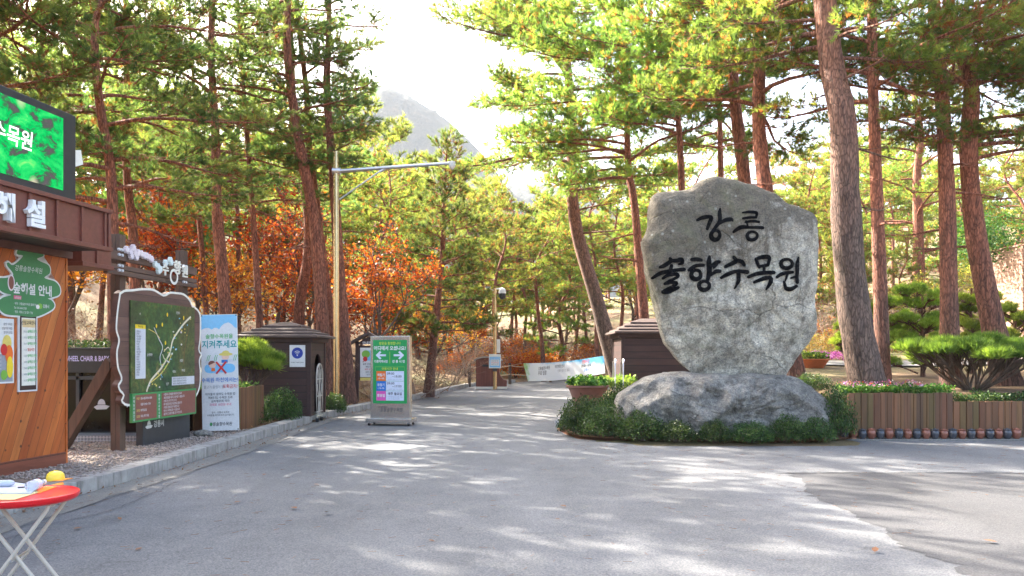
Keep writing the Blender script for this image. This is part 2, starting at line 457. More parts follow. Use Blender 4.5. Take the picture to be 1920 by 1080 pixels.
def stone(name, base, dark, moss, sc=1.0, blue=0):
    t = NT(name); v = t.coord()
    big = t.noise(v, .9 * sc, 7, .62, .4)
    c = t.ramp(big, [(.3, tuple(x * .55 for x in base)), (.5, base), (.72, tuple(x * 1.3 for x in base))])
    fine = t.noise(v, 30, 6, .85)
    c = t.mix(.9, c, t.ramp(fine, [(.36, (.18, .18, .2)), (.47, (.9, .9, .9)), (.53, (1.05, 1.05, 1.03)), (.64, (1.7, 1.68, 1.6))]), 'MULTIPLY')
    mid = t.noise(v, 7, 6, .7)
    c = t.mix(.75, c, t.ramp(mid, [(.36, (.45, .45, .46)), (.5, (1, 1, 1)), (.66, (1.4, 1.38, 1.3))]), 'MULTIPLY')
    g = t.n('ShaderNodeTexCoord'); sp = t.n('ShaderNodeSeparateXYZ'); t.l(g.outputs['Object'], sp.inputs[0])
    st = t.math('MULTIPLY', t.ramp(t.noise(v, 2.4, 7, .7, .8), [(.42, (0, 0, 0)), (.62, (1, 1, 1))]), .45)
    run = t.ramp(t.noise(t.coord((3.2, 3.2, .35)), 1.6, 6, .65, .3), [(.5, (0, 0, 0)), (.68, (1, 1, 1))])
    st = t.math('ADD', st, t.math('MULTIPLY', run, .4))
    if moss:
        mz = t.n('ShaderNodeMapRange'); mz.inputs[1].default_value = 3.0; mz.inputs[2].default_value = 4.3
        t.l(t.math('SUBTRACT', sp.outputs[2], t.math('MULTIPLY', sp.outputs[0], .42)), mz.inputs[0])
        st = t.math('ADD', st, t.math('MULTIPLY', mz.outputs[0], t.ramp(t.noise(v, 1.6, 6, .7), [(.25, (.45, .45, .45)), (.55, (1.2, 1.2, 1.2))])))
    st = t.math('MINIMUM', st, .88)
    c = t.mix(st, c, t.mix(.6, dark, t.ramp(fine, [(.35, (.3, .3, .3)), (.65, (2, 2, 2))]), 'MULTIPLY'))
    if moss:
        gm = t.ramp(t.noise(v, 1.1, 6, .7, 1.0), [(.52, (0, 0, 0)), (.7, (.5, .5, .5))])
        c = t.mix(gm, c, (.15, .155, .075))
        li = t.n('ShaderNodeTexVoronoi'); li.inputs['Scale'].default_value = 5.5; t.l(v, li.inputs['Vector'])
        lm = t.math('MULTIPLY', t.ramp(li.outputs['Distance'], [(.10, (1, 1, 1)), (.2, (0, 0, 0))]), t.ramp(t.noise(v, 1.4, 3), [(.5, (0, 0, 0)), (.58, (1, 1, 1))]))
        c = t.mix(t.math('MULTIPLY', lm, .55), c, (.42, .42, .36))
    vo = t.n('ShaderNodeTexVoronoi', feature='DISTANCE_TO_EDGE'); vo.inputs['Scale'].default_value = .62 * sc
    nn = t.n('ShaderNodeTexNoise'); nn.inputs['Scale'].default_value = 2.2; nn.inputs['Detail'].default_value = 6; t.l(v, nn.inputs['Vector'])
    sc_ = t.n('ShaderNodeVectorMath', operation='SCALE'); sc_.inputs['Scale'].default_value = .55; t.l(nn.outputs['Color'], sc_.inputs[0])
    ad = t.n('ShaderNodeVectorMath', operation='ADD'); t.l(t.coord((1, 1, 1.7), (0, .35, 0)), ad.inputs[0]); t.l(sc_.outputs[0], ad.inputs[1]); t.l(ad.outputs[0], vo.inputs['Vector'])
    crk = t.math('MULTIPLY', t.ramp(vo.outputs['Distance'], [(.0, (1, 1, 1)), (.012, (0, 0, 0))]), t.ramp(t.noise(v, .9, 3), [(.45, (0, 0, 0)), (.56, (1, 1, 1))]))
    c = t.mix(t.math('MULTIPLY', crk, .4), c, (.05, .045, .038))
    pit = t.n('ShaderNodeTexVoronoi'); pit.inputs['Scale'].default_value = 16; t.l(v, pit.inputs['Vector'])
    pm = t.math('MULTIPLY', t.ramp(pit.outputs['Distance'], [(.10, (1, 1, 1)), (.22, (0, 0, 0))]), t.ramp(t.noise(v, 3, 3), [(.5, (0, 0, 0)), (.6, (1, 1, 1))]))
    c = t.mix(t.math('MULTIPLY', pm, .7), c, (.05, .05, .045))
    hh = t.math('SUBTRACT', t.math('ADD', t.noise(v, 5, 9, .68), t.math('MULTIPLY', fine, .3)), t.math('MULTIPLY', crk, .4))
    return t.set(c, .85, t.bump(hh, .9, .07))
M['stone'] = stone('granite', (.54, .50, .42), (.078, .062, .042), True)
M['rock'] = stone('blue_grey_rock', (.255, .24, .215), (.075, .066, .056), False, 1.6)
M['pebble'] = stone('round_stone', (.42, .42, .43), (.2, .2, .2), False, 3)
M['ink'] = plain('engraved_black_paint', (.004, .004, .005), .9, var=.3, bump=.2); M['ink'].node_tree.nodes['Principled BSDF'].inputs['Specular IOR Level'].default_value = .1
M['bark_red'] = bark('red_pine_bark', (.17, .09, .066), (.40, .145, .082), .2, 4.5)
M['bark_grey'] = bark('grey_pine_bark', (.165, .112, .086), (.36, .16, .10), 3.0, 8.0, 22)
M['bark_brown'] = plain('brown_bark', (.11, .075, .055), .9, var=.4, scale=14, bump=.6)
M['twig'] = plain('bare_twig', (.27, .19, .14), .85, var=.3)
M['needle'] = foliage('pine_needle', [(0, (.21, .085, .03)), (.14, (.22, .10, .035)), (.2, (.04, .075, .022)), (.55, (.10, .145, .036)), (1, (.20, .23, .055))], .55, 2.9)
M['needle_dark'] = foliage('deep_pine_needle', [(0, (.17, .075, .03)), (.12, (.17, .08, .03)), (.18, (.04, .08, .034)), (.6, (.095, .15, .05)), (1, (.19, .235, .065))], .55, 2.6)
M['topiary'] = foliage('pruned_needle', [(0, (.06, .10, .02)), (.45, (.13, .19, .035)), (1, (.30, .35, .06))], .5, 1.9)
M['cloudy'] = foliage('bright_conifer_needle', [(0, (.12, .17, .03)), (.5, (.22, .29, .05)), (1, (.36, .42, .08))], .5, 1.9)
M['maple'] = foliage('autumn_leaf', [(0, (.28, .045, .016)), (.3, (.46, .11, .022)), (.62, (.55, .24, .035)), (1, (.60, .44, .07))], .5, 1.35, .04)
M['oak'] = foliage('pale_leaf', [(0, (.30, .22, .05)), (.5, (.25, .28, .06)), (1, (.42, .36, .09))], .5, 1.5)
M['box'] = foliage('boxwood_leaf', [(0, (.018, .04, .014)), (.55, (.048, .092, .026)), (1, (.15, .21, .055))], .3, 1.3, .03, .4)
M['tanhedge'] = foliage('dry_hedge_leaf', [(0, (.30, .17, .06)), (.5, (.38, .28, .10)), (1, (.25, .30, .08))], .45, 1.3)
M['green'] = foliage('garden_leaf', [(0, (.03, .09, .02)), (.6, (.10, .22, .04)), (1, (.32, .42, .10))], .4, 1.3, .03)
M['flower'] = foliage('flower_petal', [(0, (.45, .03, .03)), (.3, (.55, .10, .06)), (.45, (.35, .10, .35)), (.7, (.42, .22, .38)), (1, (.70, .62, .60))], .3, 1.2, .02)
M['violet'] = foliage('violet_petal', [(0, (.25, .05, .30)), (1, (.50, .16, .52))], .3, 1.2, .02)
M['dryleaf'] = foliage('dry_litter', [(0, (.12, .05, .025)), (.6, (.26, .12, .05)), (1, (.36, .22, .11))], .15, 1.1, .02)

M['panelwood'] = planks('orange_board', [(.48, .115, .022), (.58, .165, .034), (.40, .088, .018), (.62, .21, .05)], .125, 0, rad(-21), .035, (1.0, 1, .16), 9, True, .5)
M['plinthwood'] = planks('red_brown_board', [(.20, .06, .035), (.24, .075, .04)], .3, 2, 0, .02, (.15, 1, 1), 9)
M['steel'] = plain('brown_steel', (.175, .055, .038), .42, var=.18, scale=20)
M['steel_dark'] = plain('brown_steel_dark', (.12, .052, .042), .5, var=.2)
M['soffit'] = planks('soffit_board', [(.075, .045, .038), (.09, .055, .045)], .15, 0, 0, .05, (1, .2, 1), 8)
M['black'] = plain('black_frame', (.022, .022, .025), .4, var=.2)
M['dark_grey'] = plain('dark_grey_metal', (.045, .047, .05), .45, var=.15)
M['white'] = flat('white_paint', (.70, .70, .69), .5)
M['letter_white'] = flat('letter_white', (.86, .86, .85), .5)
M['cream'] = flat('cream_board', (.78, .75, .66), .6)
M['offwhite'] = plain('offwhite_steel', (.52, .46, .38), .4, var=.08)
M['postwood'] = planks('weathered_post', [(.105, .062, .042), (.13, .08, .055)], .09, 0, 0, .03, (1, 1, .12), 11, False, .7)
M['beamwood'] = planks('weathered_beam', [(.13, .075, .055), (.16, .10, .075)], .4, 2, 0, .01, (.12, 1, 1), 11, False, .7)
M['slab'] = planks('brown_slab_board', [(.155, .082, .062), (.185, .10, .078), (.13, .07, .055)], .36, 2, 0, .012, (.1, 1, 1), 9, False, .65)
M['booth'] = planks('dark_siding', [(.052, .024, .021), (.064, .03, .026), (.043, .02, .018)], .165, 2, 0, .09, (.15, .15, 1), 8, False, .6)
M['boothtrim'] = plain('dark_trim', (.046, .021, .018), .6, var=.2)
M['roofwood'] = planks('roof_board', [(.095, .062, .054), (.12, .082, .07)], .12, 2, 0, .03, (.2, .2, 1), 9, False, .7)
M['planter'] = planks('planter_board', [(.18, .07, .028), (.145, .095, .026), (.095, .046, .025), (.22, .095, .04), (.135, .088, .025), (.17, .058, .03)], .118, 0, 0, .05, (1, 1, .14), 8, False, .65)
M['binwood'] = planks('red_brown_bin', [(.19, .062, .04), (.22, .075, .05)], .12, 0, 0, .05, (1, 1, .15), 8)
M['siding'] = planks('pink_siding', [(.36, .22, .16), (.42, .26, .20)], .17, 2, 0, .06, (.2, .2, 1), 8, False, .7)
M['galv'] = plain('galvanised_steel', (.58, .43, .24), .26, .9, .12, 6)
M['stainless'] = plain('stainless_steel', (.60, .58, .55), .26, .95, .12, 5)
M['silver'] = plain('silver_tube', (.62, .62, .64), .28, .9)
M['rubber'] = plain('black_rubber', (.02, .02, .02), .7)
M['rope'] = plain('pale_rope', (.55, .38, .22), .9)
def ck():
    t = NT('checker_plate'); c = t.n('ShaderNodeTexChecker'); c.inputs['Scale'].default_value = 26
    t.l(t.coord((1, 1, 1.0), (0, rad(45), 0)), c.inputs['Vector'])
    c.inputs['Color1'].default_value = (.45, .47, .5, 1); c.inputs['Color2'].default_value = (.22, .24, .27, 1)
    return t.set(c.outputs[0], .4, t.bump(c.outputs['Fac'], .5, .004), .6)
M['checker'] = ck()
def glassy(name, col):
    t = NT(name); t.b.inputs['Specular IOR Level'].default_value = .22; return t.set(t.ramp(t.noise(t.coord(), 2.5, 3), [(.3, tuple(x * .6 for x in col)), (.7, col)]), .08)
M['glass_dark'] = glassy('dark_glazing', (.012, .008, .008))
M['jar_grey'] = plain('grey_glaze', (.075, .078, .09), .22, .15, .2, 12)
M['jar_copper'] = plain('copper_glaze', (.26, .10, .066), .24, .15, .2, 12)
M['terracotta'] = plain('terracotta', (.56, .16, .06), .55, var=.12)
M['brownbowl'] = plain('brown_bowl', (.22, .10, .075), .5, var=.15)
for k, c in dict(g_sign=(.012, .30, .075), g_line=(.22, .50, .06), orange=(.80, .16, .02), blue=(.02, .16, .55), pink=(.72, .10, .42), paleblue=(.66, .70, .82),
                 g_tree=(.06, .23, .085), ink_dk=(.03, .03, .04), t_white=(.72, .72, .71), t_yel=(.62, .72, .08), t_teal=(.0, .30, .30), t_green=(.08, .42, .12),
                 t_blue=(.03, .17, .52), t_red=(.62, .03, .03), t_grey=(.30, .32, .36), sky_b=(.22, .52, .76), water=(.20, .52, .80), skin=(.80, .52, .40),
                 straw=(.72, .58, .14), tan=(.72, .55, .28), rules=(.24, .085, .06), rulesg=(.06, .27, .08), wifi=(.02, .045, .32), t_pink=(.62, .10, .22),
                 t_lav=(.62, .60, .92), yel=(.85, .62, .03), lgrey=(.62, .63, .66), mint=(.70, .78, .76), rose=(.76, .67, .70), leafg=(.20, .45, .06), cream2=(.74, .68, .50)).items():
    M[k] = flat(k, c, .5)
def mapmat(x0, x1):
    t = NT('aerial_map_print'); v = t.coord()
    a = t.noise(v, 2.1, 8, .66, .6)
    c = t.ramp(a, [(.34, (.004, .03, .022)), (.45, (.012, .07, .03)), (.54, (.04, .11, .03)), (.64, (.15, .13, .05))])
    g = t.n('ShaderNodeTexCoord'); sp = t.n('ShaderNodeSeparateXYZ'); t.l(g.outputs['Object'], sp.inputs[0])
    mr = t.n('ShaderNodeMapRange'); mr.inputs[1].default_value = x0; mr.inputs[2].default_value = x1
    t.l(t.math('ADD', sp.outputs[0], t.math('MULTIPLY', t.math('SUBTRACT', t.noise(v, 3, 5), .5), .8)), mr.inputs[0])
    c = t.mix(t.ramp(mr.outputs[0], [(.0, (.25, .25, .25)), (.25, (.03, .03, .03)), (.65, (0, 0, 0)), (.82, (.6, .6, .6)), (1, (.3, .3, .3))]), c, (.115, .085, .03))
    c = t.mix(.85, c, t.ramp(t.noise(v, 13, 6, .8), [(.36, (.3, .36, .32)), (.5, (1, 1, 1)), (.64, (1.9, 1.8, 1.6))]), 'MULTIPLY')
    return t.set(c, .3)
def ledmat():
    t = NT('led_picture'); v = t.coord((1, 1, 1.6))
    a = t.noise(v, 3.2, 6, .68, .5)
    c = t.ramp(a, [(.36, (.10, .085, .095)), (.43, (.06, .10, .07)), (.48, (.0, .42, .09)), (.60, (.03, .62, .14)), (.74, (.30, .74, .18))])
    vo = t.n('ShaderNodeTexVoronoi'); vo.inputs['Scale'].default_value = 2.7; t.l(t.coord((1, 1, .8)), vo.inputs['Vector'])
    c = t.mix(t.ramp(vo.outputs['Distance'], [(.05, (.75, .75, .75)), (.24, (0, 0, 0))]), c, (.72, .66, .46))
    em = t.n('ShaderNodeEmission'); t.l(c, em.inputs[0]); em.inputs[1].default_value = .24
    t.l(em.outputs[0], t.out.inputs['Surface']); return t.m
M['led'] = ledmat()
def emis(name, col, s):
    t = NT(name); em = t.n('ShaderNodeEmission'); em.inputs[0].default_value = (*col, 1); em.inputs[1].default_value = s
    t.l(em.outputs[0], t.out.inputs['Surface']); return t.m
M['led_white'] = emis('led_white', (1, 1, 1), .30)
M['red_plastic'] = plain('red_plastic', (.70, .012, .018), .3, var=.06)
M['paper'] = flat('paper', (.50, .53, .60), .7)
M['paper_yellow'] = flat('yellow_paper', (.60, .52, .25), .7)
M['orange_plastic'] = plain('orange_film', (.85, .28, .02), .35)
M['yellow_plastic'] = plain('yellow_plastic', (.85, .62, .05), .35)
def petmat():
    t = NT('clear_bottle'); t.b.inputs['Transmission Weight'].default_value = .85; t.b.inputs['IOR'].default_value = 1.25
    t.b.inputs['Alpha'].default_value = .85
    return t.set((.88, .96, .98), .1)
M['pet'] = petmat()
def bannermat():
    t = NT('banner_print'); v = t.coord()
    g = t.n('ShaderNodeTexCoord'); sp = t.n('ShaderNodeSeparateXYZ'); t.l(g.outputs['Generated'], sp.inputs[0])
    c = t.mix(t.ramp(t.math('ADD', sp.outputs[2], t.math('MULTIPLY', t.noise(v, 2, 3), .35)), [(.85, (0, 0, 0)), (1.0, (1, 1, 1))]), (.72, .76, .80), (.12, .45, .72))
    c = t.mix(t.ramp(t.math('ADD', sp.outputs[0], t.math('MULTIPLY', t.noise(v, 3, 3), .2)), [(.13, (1, 1, 1)), (.2, (0, 0, 0))]), c, (.30, .55, .22))
    t.set(c, .6)
    tr = t.n('ShaderNodeBsdfTranslucent'); t.l(c, tr.inputs['Color'])
    mx = t.n('ShaderNodeMixShader'); mx.inputs[0].default_value = .45
    t.l(t.b.outputs[0], mx.inputs[1]); t.l(tr.outputs[0], mx.inputs[2]); t.l(mx.outputs[0], t.out.inputs['Surface'])
    return t.m
M['banner'] = bannermat()
def mountmat():
    t = NT('wooded_mountain'); v = t.coord((.45, .45, .45))
    c = t.ramp(t.noise(v, .12, 8, .75), [(.35, (.02, .035, .03)), (.55, (.045, .05, .035)), (.7, (.09, .065, .04))])
    return t.set(c, .95, t.bump(t.noise(v, .25, 6, .7), 1.0, 3.0))
M['mountain'] = mountmat()

# ------------------------------------------------------------------ terrain
KL = np.array([(-8, -5.25), (7.8, -5.02), (10.7, -4.76), (19, -4.70), (20, -4.66), (24, -4.1), (28, -3.39), (33, -2.9), (39.8, -2.1), (46, .2), (52, 3.6), (60, 10)])
KR = np.array([(14.2, 1.9), (15.6, 1.15), (16.7, .95), (18, 1.05), (22, 1.7), (30, 2.9), (40, 5.2), (50, 9.5), (60, 17)])
def kx(y): return np.interp(y, KL[:, 0], KL[:, 1])
def rx(y): return np.interp(y, KR[:, 0], KR[:, 1])
def g(x, y):
    x = np.asarray(x, float); y = np.asarray(y, float)
    L = kx(y) - .32 - x
    y0, y = y, np.minimum(y, 135)
    left = sm(0, .12, L) * .13 + .085 * np.clip(L - 1.2, 0, 60) * sm(17, 26, y) + .22 * np.clip(L - 13, 0, 50)
    r = sm(5.0, 6.4, x) * sm(15.22, 15.5, y) * .86
    r += sm(6, 9, x) * sm(17, 33, y) * .75
    r += np.maximum(0, y - 33) * .09 * sm(7, 16, x - .35 * np.maximum(0, y - 33))
    r += np.clip(x - 22, 0, 60) * .10
    isl = sm(0, 1.2, x - rx(y)) * sm(14.0, 15, y) * .12 * (1 - sm(5.9, 6.25, x))
    far = np.maximum(0, y - 54) * .05 + np.maximum(0, y - 75) * .10
    nz = .05 * np.sin(x * .9 + 1.3 * np.sin(y * .37)) * np.cos(y * .7 + x * .21) * sm(.5, 3, L)
    return left + np.maximum(r, isl) + far + nz
def gz(x, y): return float(g(x, y))

def grid_mesh(name, xs, ys, zf, mat):
    X, Y = np.meshgrid(xs, ys, indexing='ij')
    Z = zf(X, Y)
    V = np.stack([X, Y, Z], -1).reshape(-1, 3)
    n, k = len(xs), len(ys)
    i, j = np.meshgrid(np.arange(n - 1), np.arange(k - 1), indexing='ij')
    Q = np.stack([i * k + j, (i + 1) * k + j, (i + 1) * k + j + 1, i * k + j + 1], -1).reshape(-1, 4)
    return np_mesh(name, V, np.zeros((0, 3), int), Q, None, mat, True)
xs = np.r_[np.linspace(-1200, -70, 24), np.linspace(-64, -22, 22), np.arange(-20, 22.01, .33), np.linspace(24, 70, 24), np.linspace(80, 1200, 24)]
ys = np.r_[np.linspace(-60, -4, 8), np.arange(0, 14.8, .6), np.arange(15.0, 30, .3), np.arange(30.4, 62, .6), np.linspace(64, 130, 30), np.linspace(140, 420, 20), np.linspace(450, 1500, 14)]
o = link('ground', grid_mesh('ground', xs, ys, g, M['floor'])); tag(o, kind='structure')

def sheet(name, poly, z, mat, kind='structure'):
    mb = MB()
    n = len(poly)
    a = sum(poly[i][0] * poly[(i + 1) % n][1] - poly[(i + 1) % n][0] * poly[i][1] for i in range(n))
    if a < 0: poly = poly[::-1]
    mb.add([(x, y, z) for x, y in poly], [tuple(range(n))], mat)
    o = mb.build(name); tag(o, kind=kind); return o
left_edge = [(kx(y) + .01, y) for y in np.linspace(-8, 51, 40)]
right_edge = [(rx(y) - .02, y) for y in np.linspace(50, 15.6, 24)]
front = [(1.25, 15.05), (1.9, 14.55), (2.9, 14.22), (4.2, 14.12), (5.5, 14.2), (6.15, 14.738), (26, 14.738), (26, -8)]
sheet('road', left_edge + right_edge + front, .006, M['asphalt'])
# repaired asphalt on the right with a seam, and a pale gutter along the kerb
rp = [(1480, 887), (1505, 905), (1515, 930), (1560, 950), (1640, 985), (1680, 1015), (1720, 1040), (1790, 1062), (1830, 1110), (2300, 1200), (2300, 889)]
def gp(px, py): d = F * CZ / (py - HZ); return ((px - 960) * d / F, d)
def wob(poly, amp, step=.12, seed=3):
    rg = random.Random(seed); out = []
    for i in range(len(poly)):
        a, b = Vector(poly[i]), Vector(poly[(i + 1) % len(poly)]); n = max(1, int((b - a).length / step))
        for k in range(n):
            p = a.lerp(b, k / n); out.append((p.x + rg.uniform(-amp, amp), p.y + rg.uniform(-amp, amp)))
    return out
sheet('road_patch', wob([gp(*p) for p in rp], .07, .09), .010, M['patch'])
def strip(name, pts, w0, z, mat, seed=1, amp=.012):
    P = smooth_path([(x, y, 0) for x, y in pts], 60); rg = np.random.default_rng(seed)
    T = nrm(np.gradient(P, axis=0)); Nn = np.stack([T[:, 1], -T[:, 0], T[:, 2] * 0], 1)
    wv = w0 * .5 * (1 + rg.uniform(-.3, .3, (60, 1))); P = P + rg.normal(0, amp, (60, 1)) * Nn
    V = np.concatenate([P + Nn * wv, P - Nn * wv]); V[:, 2] = z
    i = np.arange(59); Q = np.stack([i, i + 60, i + 61, i + 1], 1)[:, ::-1]
    o = link(name, np_mesh(name, V, np.zeros((0, 3), int), Q, None, mat)); tag(o, kind='structure')
strip('gutter', [(kx(y) + .23, y) for y in np.linspace(1, 27, 14)], .40, .0105, M['oldlane'], 4, .004)
strip('road_seam', [(kx(y) + .46 + .05 * math.sin(y), y) for y in np.linspace(3, 26, 14)], .012, .0145, M['patch'], 2)
strip('road_seam', [gp(*p) for p in ((-40, 1030), (100, 985), (220, 955), (330, 905))], .010, .0145, M['patch'], 5)
strip('road_seam', [gp(*p) for p in ((1455, 889), (1700, 888), (1930, 889))], .03, .0145, M['black'], 6)
sheet('planting_bed', wob(right_edge[-10:] + front[:5] + [(6.2, 14.6), (6.4, 18), (5, 24), (3, 24)], .05, .2, 8), .065, M['bed'])
mb = MB()
isl = [(rx(y) - .02, y) for y in np.linspace(24, 15.6, 14)] + front[:6]
isl = wob(isl, .02, .2, 9)[:-20]
for a, b in zip(isl[:-1], isl[1:]):
    mb.add([(a[0], a[1], 0), (b[0], b[1], 0), (b[0] + .2, b[1] + .2, .068), (a[0] + .2, a[1] + .2, .068)], [(0, 1, 2, 3)], M['bed'])
tag(mb.build('bed_edge'), kind='structure')
# kerb of separate blocks
mb = MB()
yy = -4.0
rg = random.Random(5)
while yy < 46:
    if not (18.75 < yy < 19.6):
        y2 = yy + .997
        if yy < 18.75 < y2: y2 = 18.75
        a, b = Vector((float(kx(yy)), yy, 0)), Vector((float(kx(y2)), y2, 0))
        t = (b - a).normalized(); nn = Vector((-t.y, t.x, 0))
        Mx = Matrix(((t.x, nn.x, 0, a.x), (t.y, nn.y, 0, a.y), (0, 0, 1, rg.uniform(-.001, .001)), (0, 0, 0, 1)))
        mb.box(.001, (b - a).length - .001, 0, .32, -.05, .165, M['kerb'], Mx)
    yy += 1.0 if not (17.75 < yy < 18.75) else 1.0
o = mb.build('kerb', bevel=.006); tag(o, kind='structure')
sheet('gravel_ground', wob([(-4.9, 9), (-4.95, 15.2), (-7.6, 15.2), (-7.6, 9)], .03, .3), .155, M['gravelbed'])
rgn = np.random.default_rng(11)
import bmesh
bm = bmesh.new(); bmesh.ops.create_icosphere(bm, subdivisions=1, radius=1); bm.verts.ensure_lookup_table()
ICOV = np.array([v.co for v in bm.verts]); ICOF = np.array([[v.index for v in f.verts] for f in bm.faces]); bm.free()
def pebbles(name, P, s0, s1, mat, rg):
    c = NP()
    for p in P:
        s = rg.uniform(s0, s1) * rg.uniform(.6, 1.3, 3) * np.array([1, 1, .65])
        a = rg.uniform(0, 6.28); R = np.array([[math.cos(a), -math.sin(a), 0], [math.sin(a), math.cos(a), 0], [0, 0, 1]])
        c.add((ICOV * s * rg.uniform(.85, 1.15, (len(ICOV), 1))) @ R.T + p, T=ICOF, a=rg.uniform(0, 1))
    return c.mesh(name, mat)
N = 6500
P = np.stack([rgn.uniform(-7.3, -5.0, N), rgn.uniform(9.2, 15.3, N), np.full(N, .165)], 1)
o = link('gravel', pebbles('gravel', P, .009, .022, M['gravel'], rgn)); tag(o, 'loose grey and tan gravel spread between the kerb and the kiosk', kind='stuff')
def litter(name, P, size, mat, rg, label):
    c = NP(); c.leaves(P, size, rg.uniform(0, 1, len(P)), rg, 2.5, .35)
    tag(link(name, c.mesh(name, mat)), label, kind='stuff')
N = 5000
xs_ = rgn.uniform(1.0, 6.3, N); ys_ = 14.1 + rgn.random(N) ** 2 * 3.5
k = xs_ > np.interp(ys_, [14.1, 14.3, 14.7, 15.6, 17.6], [3.6, 2.6, 1.75, 1.1, .95]); k &= (xs_ < 5.6) | (ys_ > 14.5)
P = np.stack([xs_[k], ys_[k], np.full(k.sum(), .075)], 1)
litter('needle_litter', P, .09, M['dryleaf'], rgn, 'fallen brown pine needles covering the bed below the monument')
N = 9000
ys_ = rgn.uniform(16, 42, N); xs_ = kx(ys_) - .36 - rgn.random(N) ** 1.4 * 7
P = np.stack([xs_, ys_, g(xs_, ys_) + .012], 1)
litter('leaf_litter', P, .085, M['dryleaf'], rgn, 'dry brown leaves lying over the forest floor left of the road')
N = 700
ys_ = rgn.uniform(6, 30, N); xs_ = kx(ys_) + rgn.random(N) ** 2.5 * .35 + .015
litter('gutter_litter', np.stack([xs_, ys_, np.full(N, .016)], 1), .05, M['dryleaf'], rgn, 'small dry leaves caught along the foot of the left kerb')

N = 800
ys_ = rgn.uniform(5, 26, N); xs_ = kx(ys_) + .3 + rgn.random(N) ** 1.6 * (rx(ys_) + 1.5 - kx(ys_)); k = (xs_ < rx(ys_) - .1) | (ys_ < 14)
xs2 = rgn.uniform(1, 12, 500); ys2 = 14.0 - rgn.random(500) ** 2.2 * 7
c = NP(); P = np.stack([np.r_[xs_[k], xs2], np.r_[ys_[k], ys2], np.full(k.sum() + 500, .0165)], 1); a = rgn.uniform(0, 6.28, len(P)); D = np.stack([np.cos(a), np.sin(a), a * 0], 1)
c.sticks(P - D * .035, P + D * .035, .0018, .001)
tag(link('fallen_needles', c.mesh('fallen_needles', M['dryleaf'])), 'single fallen pine needles scattered thinly over the grey road', kind='stuff')

# mountain far behind
def mount(X, Y):
    Z = np.zeros_like(X)
    for i in range(X.shape[0]):
        for j in range(X.shape[1]):
            x, y = X[i, j] / 2.2, Y[i, j] / 2.2
            h = 0
            for cx, cy, H, sx, sy in ((-72, 470, 156, 92, 90), (-190, 520, 128, 120, 100), (30, 560, 82, 95, 90), (150, 620, 92, 120, 90), (15, 500, 108, 110, 80), (330, 640, 118, 140, 90), (-420, 560, 130, 150, 100)):
                q = ((x - cx) / sx) ** 2 + ((y - cy) / sy) ** 2
                h = max(h, H * math.exp(-q * .8))
            h *= 1 + .05 * noise.fractal(Vector((x * .012, y * .012, 3)), 1, 2, 3)
            Z[i, j] = 2.2 * h + 4.5 * noise.noise(Vector((x * .35, y * .35, 7))) + 3.6 * noise.noise(Vector((x * .9, y * .9, 1)))
    return Z - 2
o = link('mountain', grid_mesh('mountain', np.linspace(-1150, 1150, 440), np.linspace(830, 1540, 100), mount, M['mountain'])); tag(o, kind='structure')

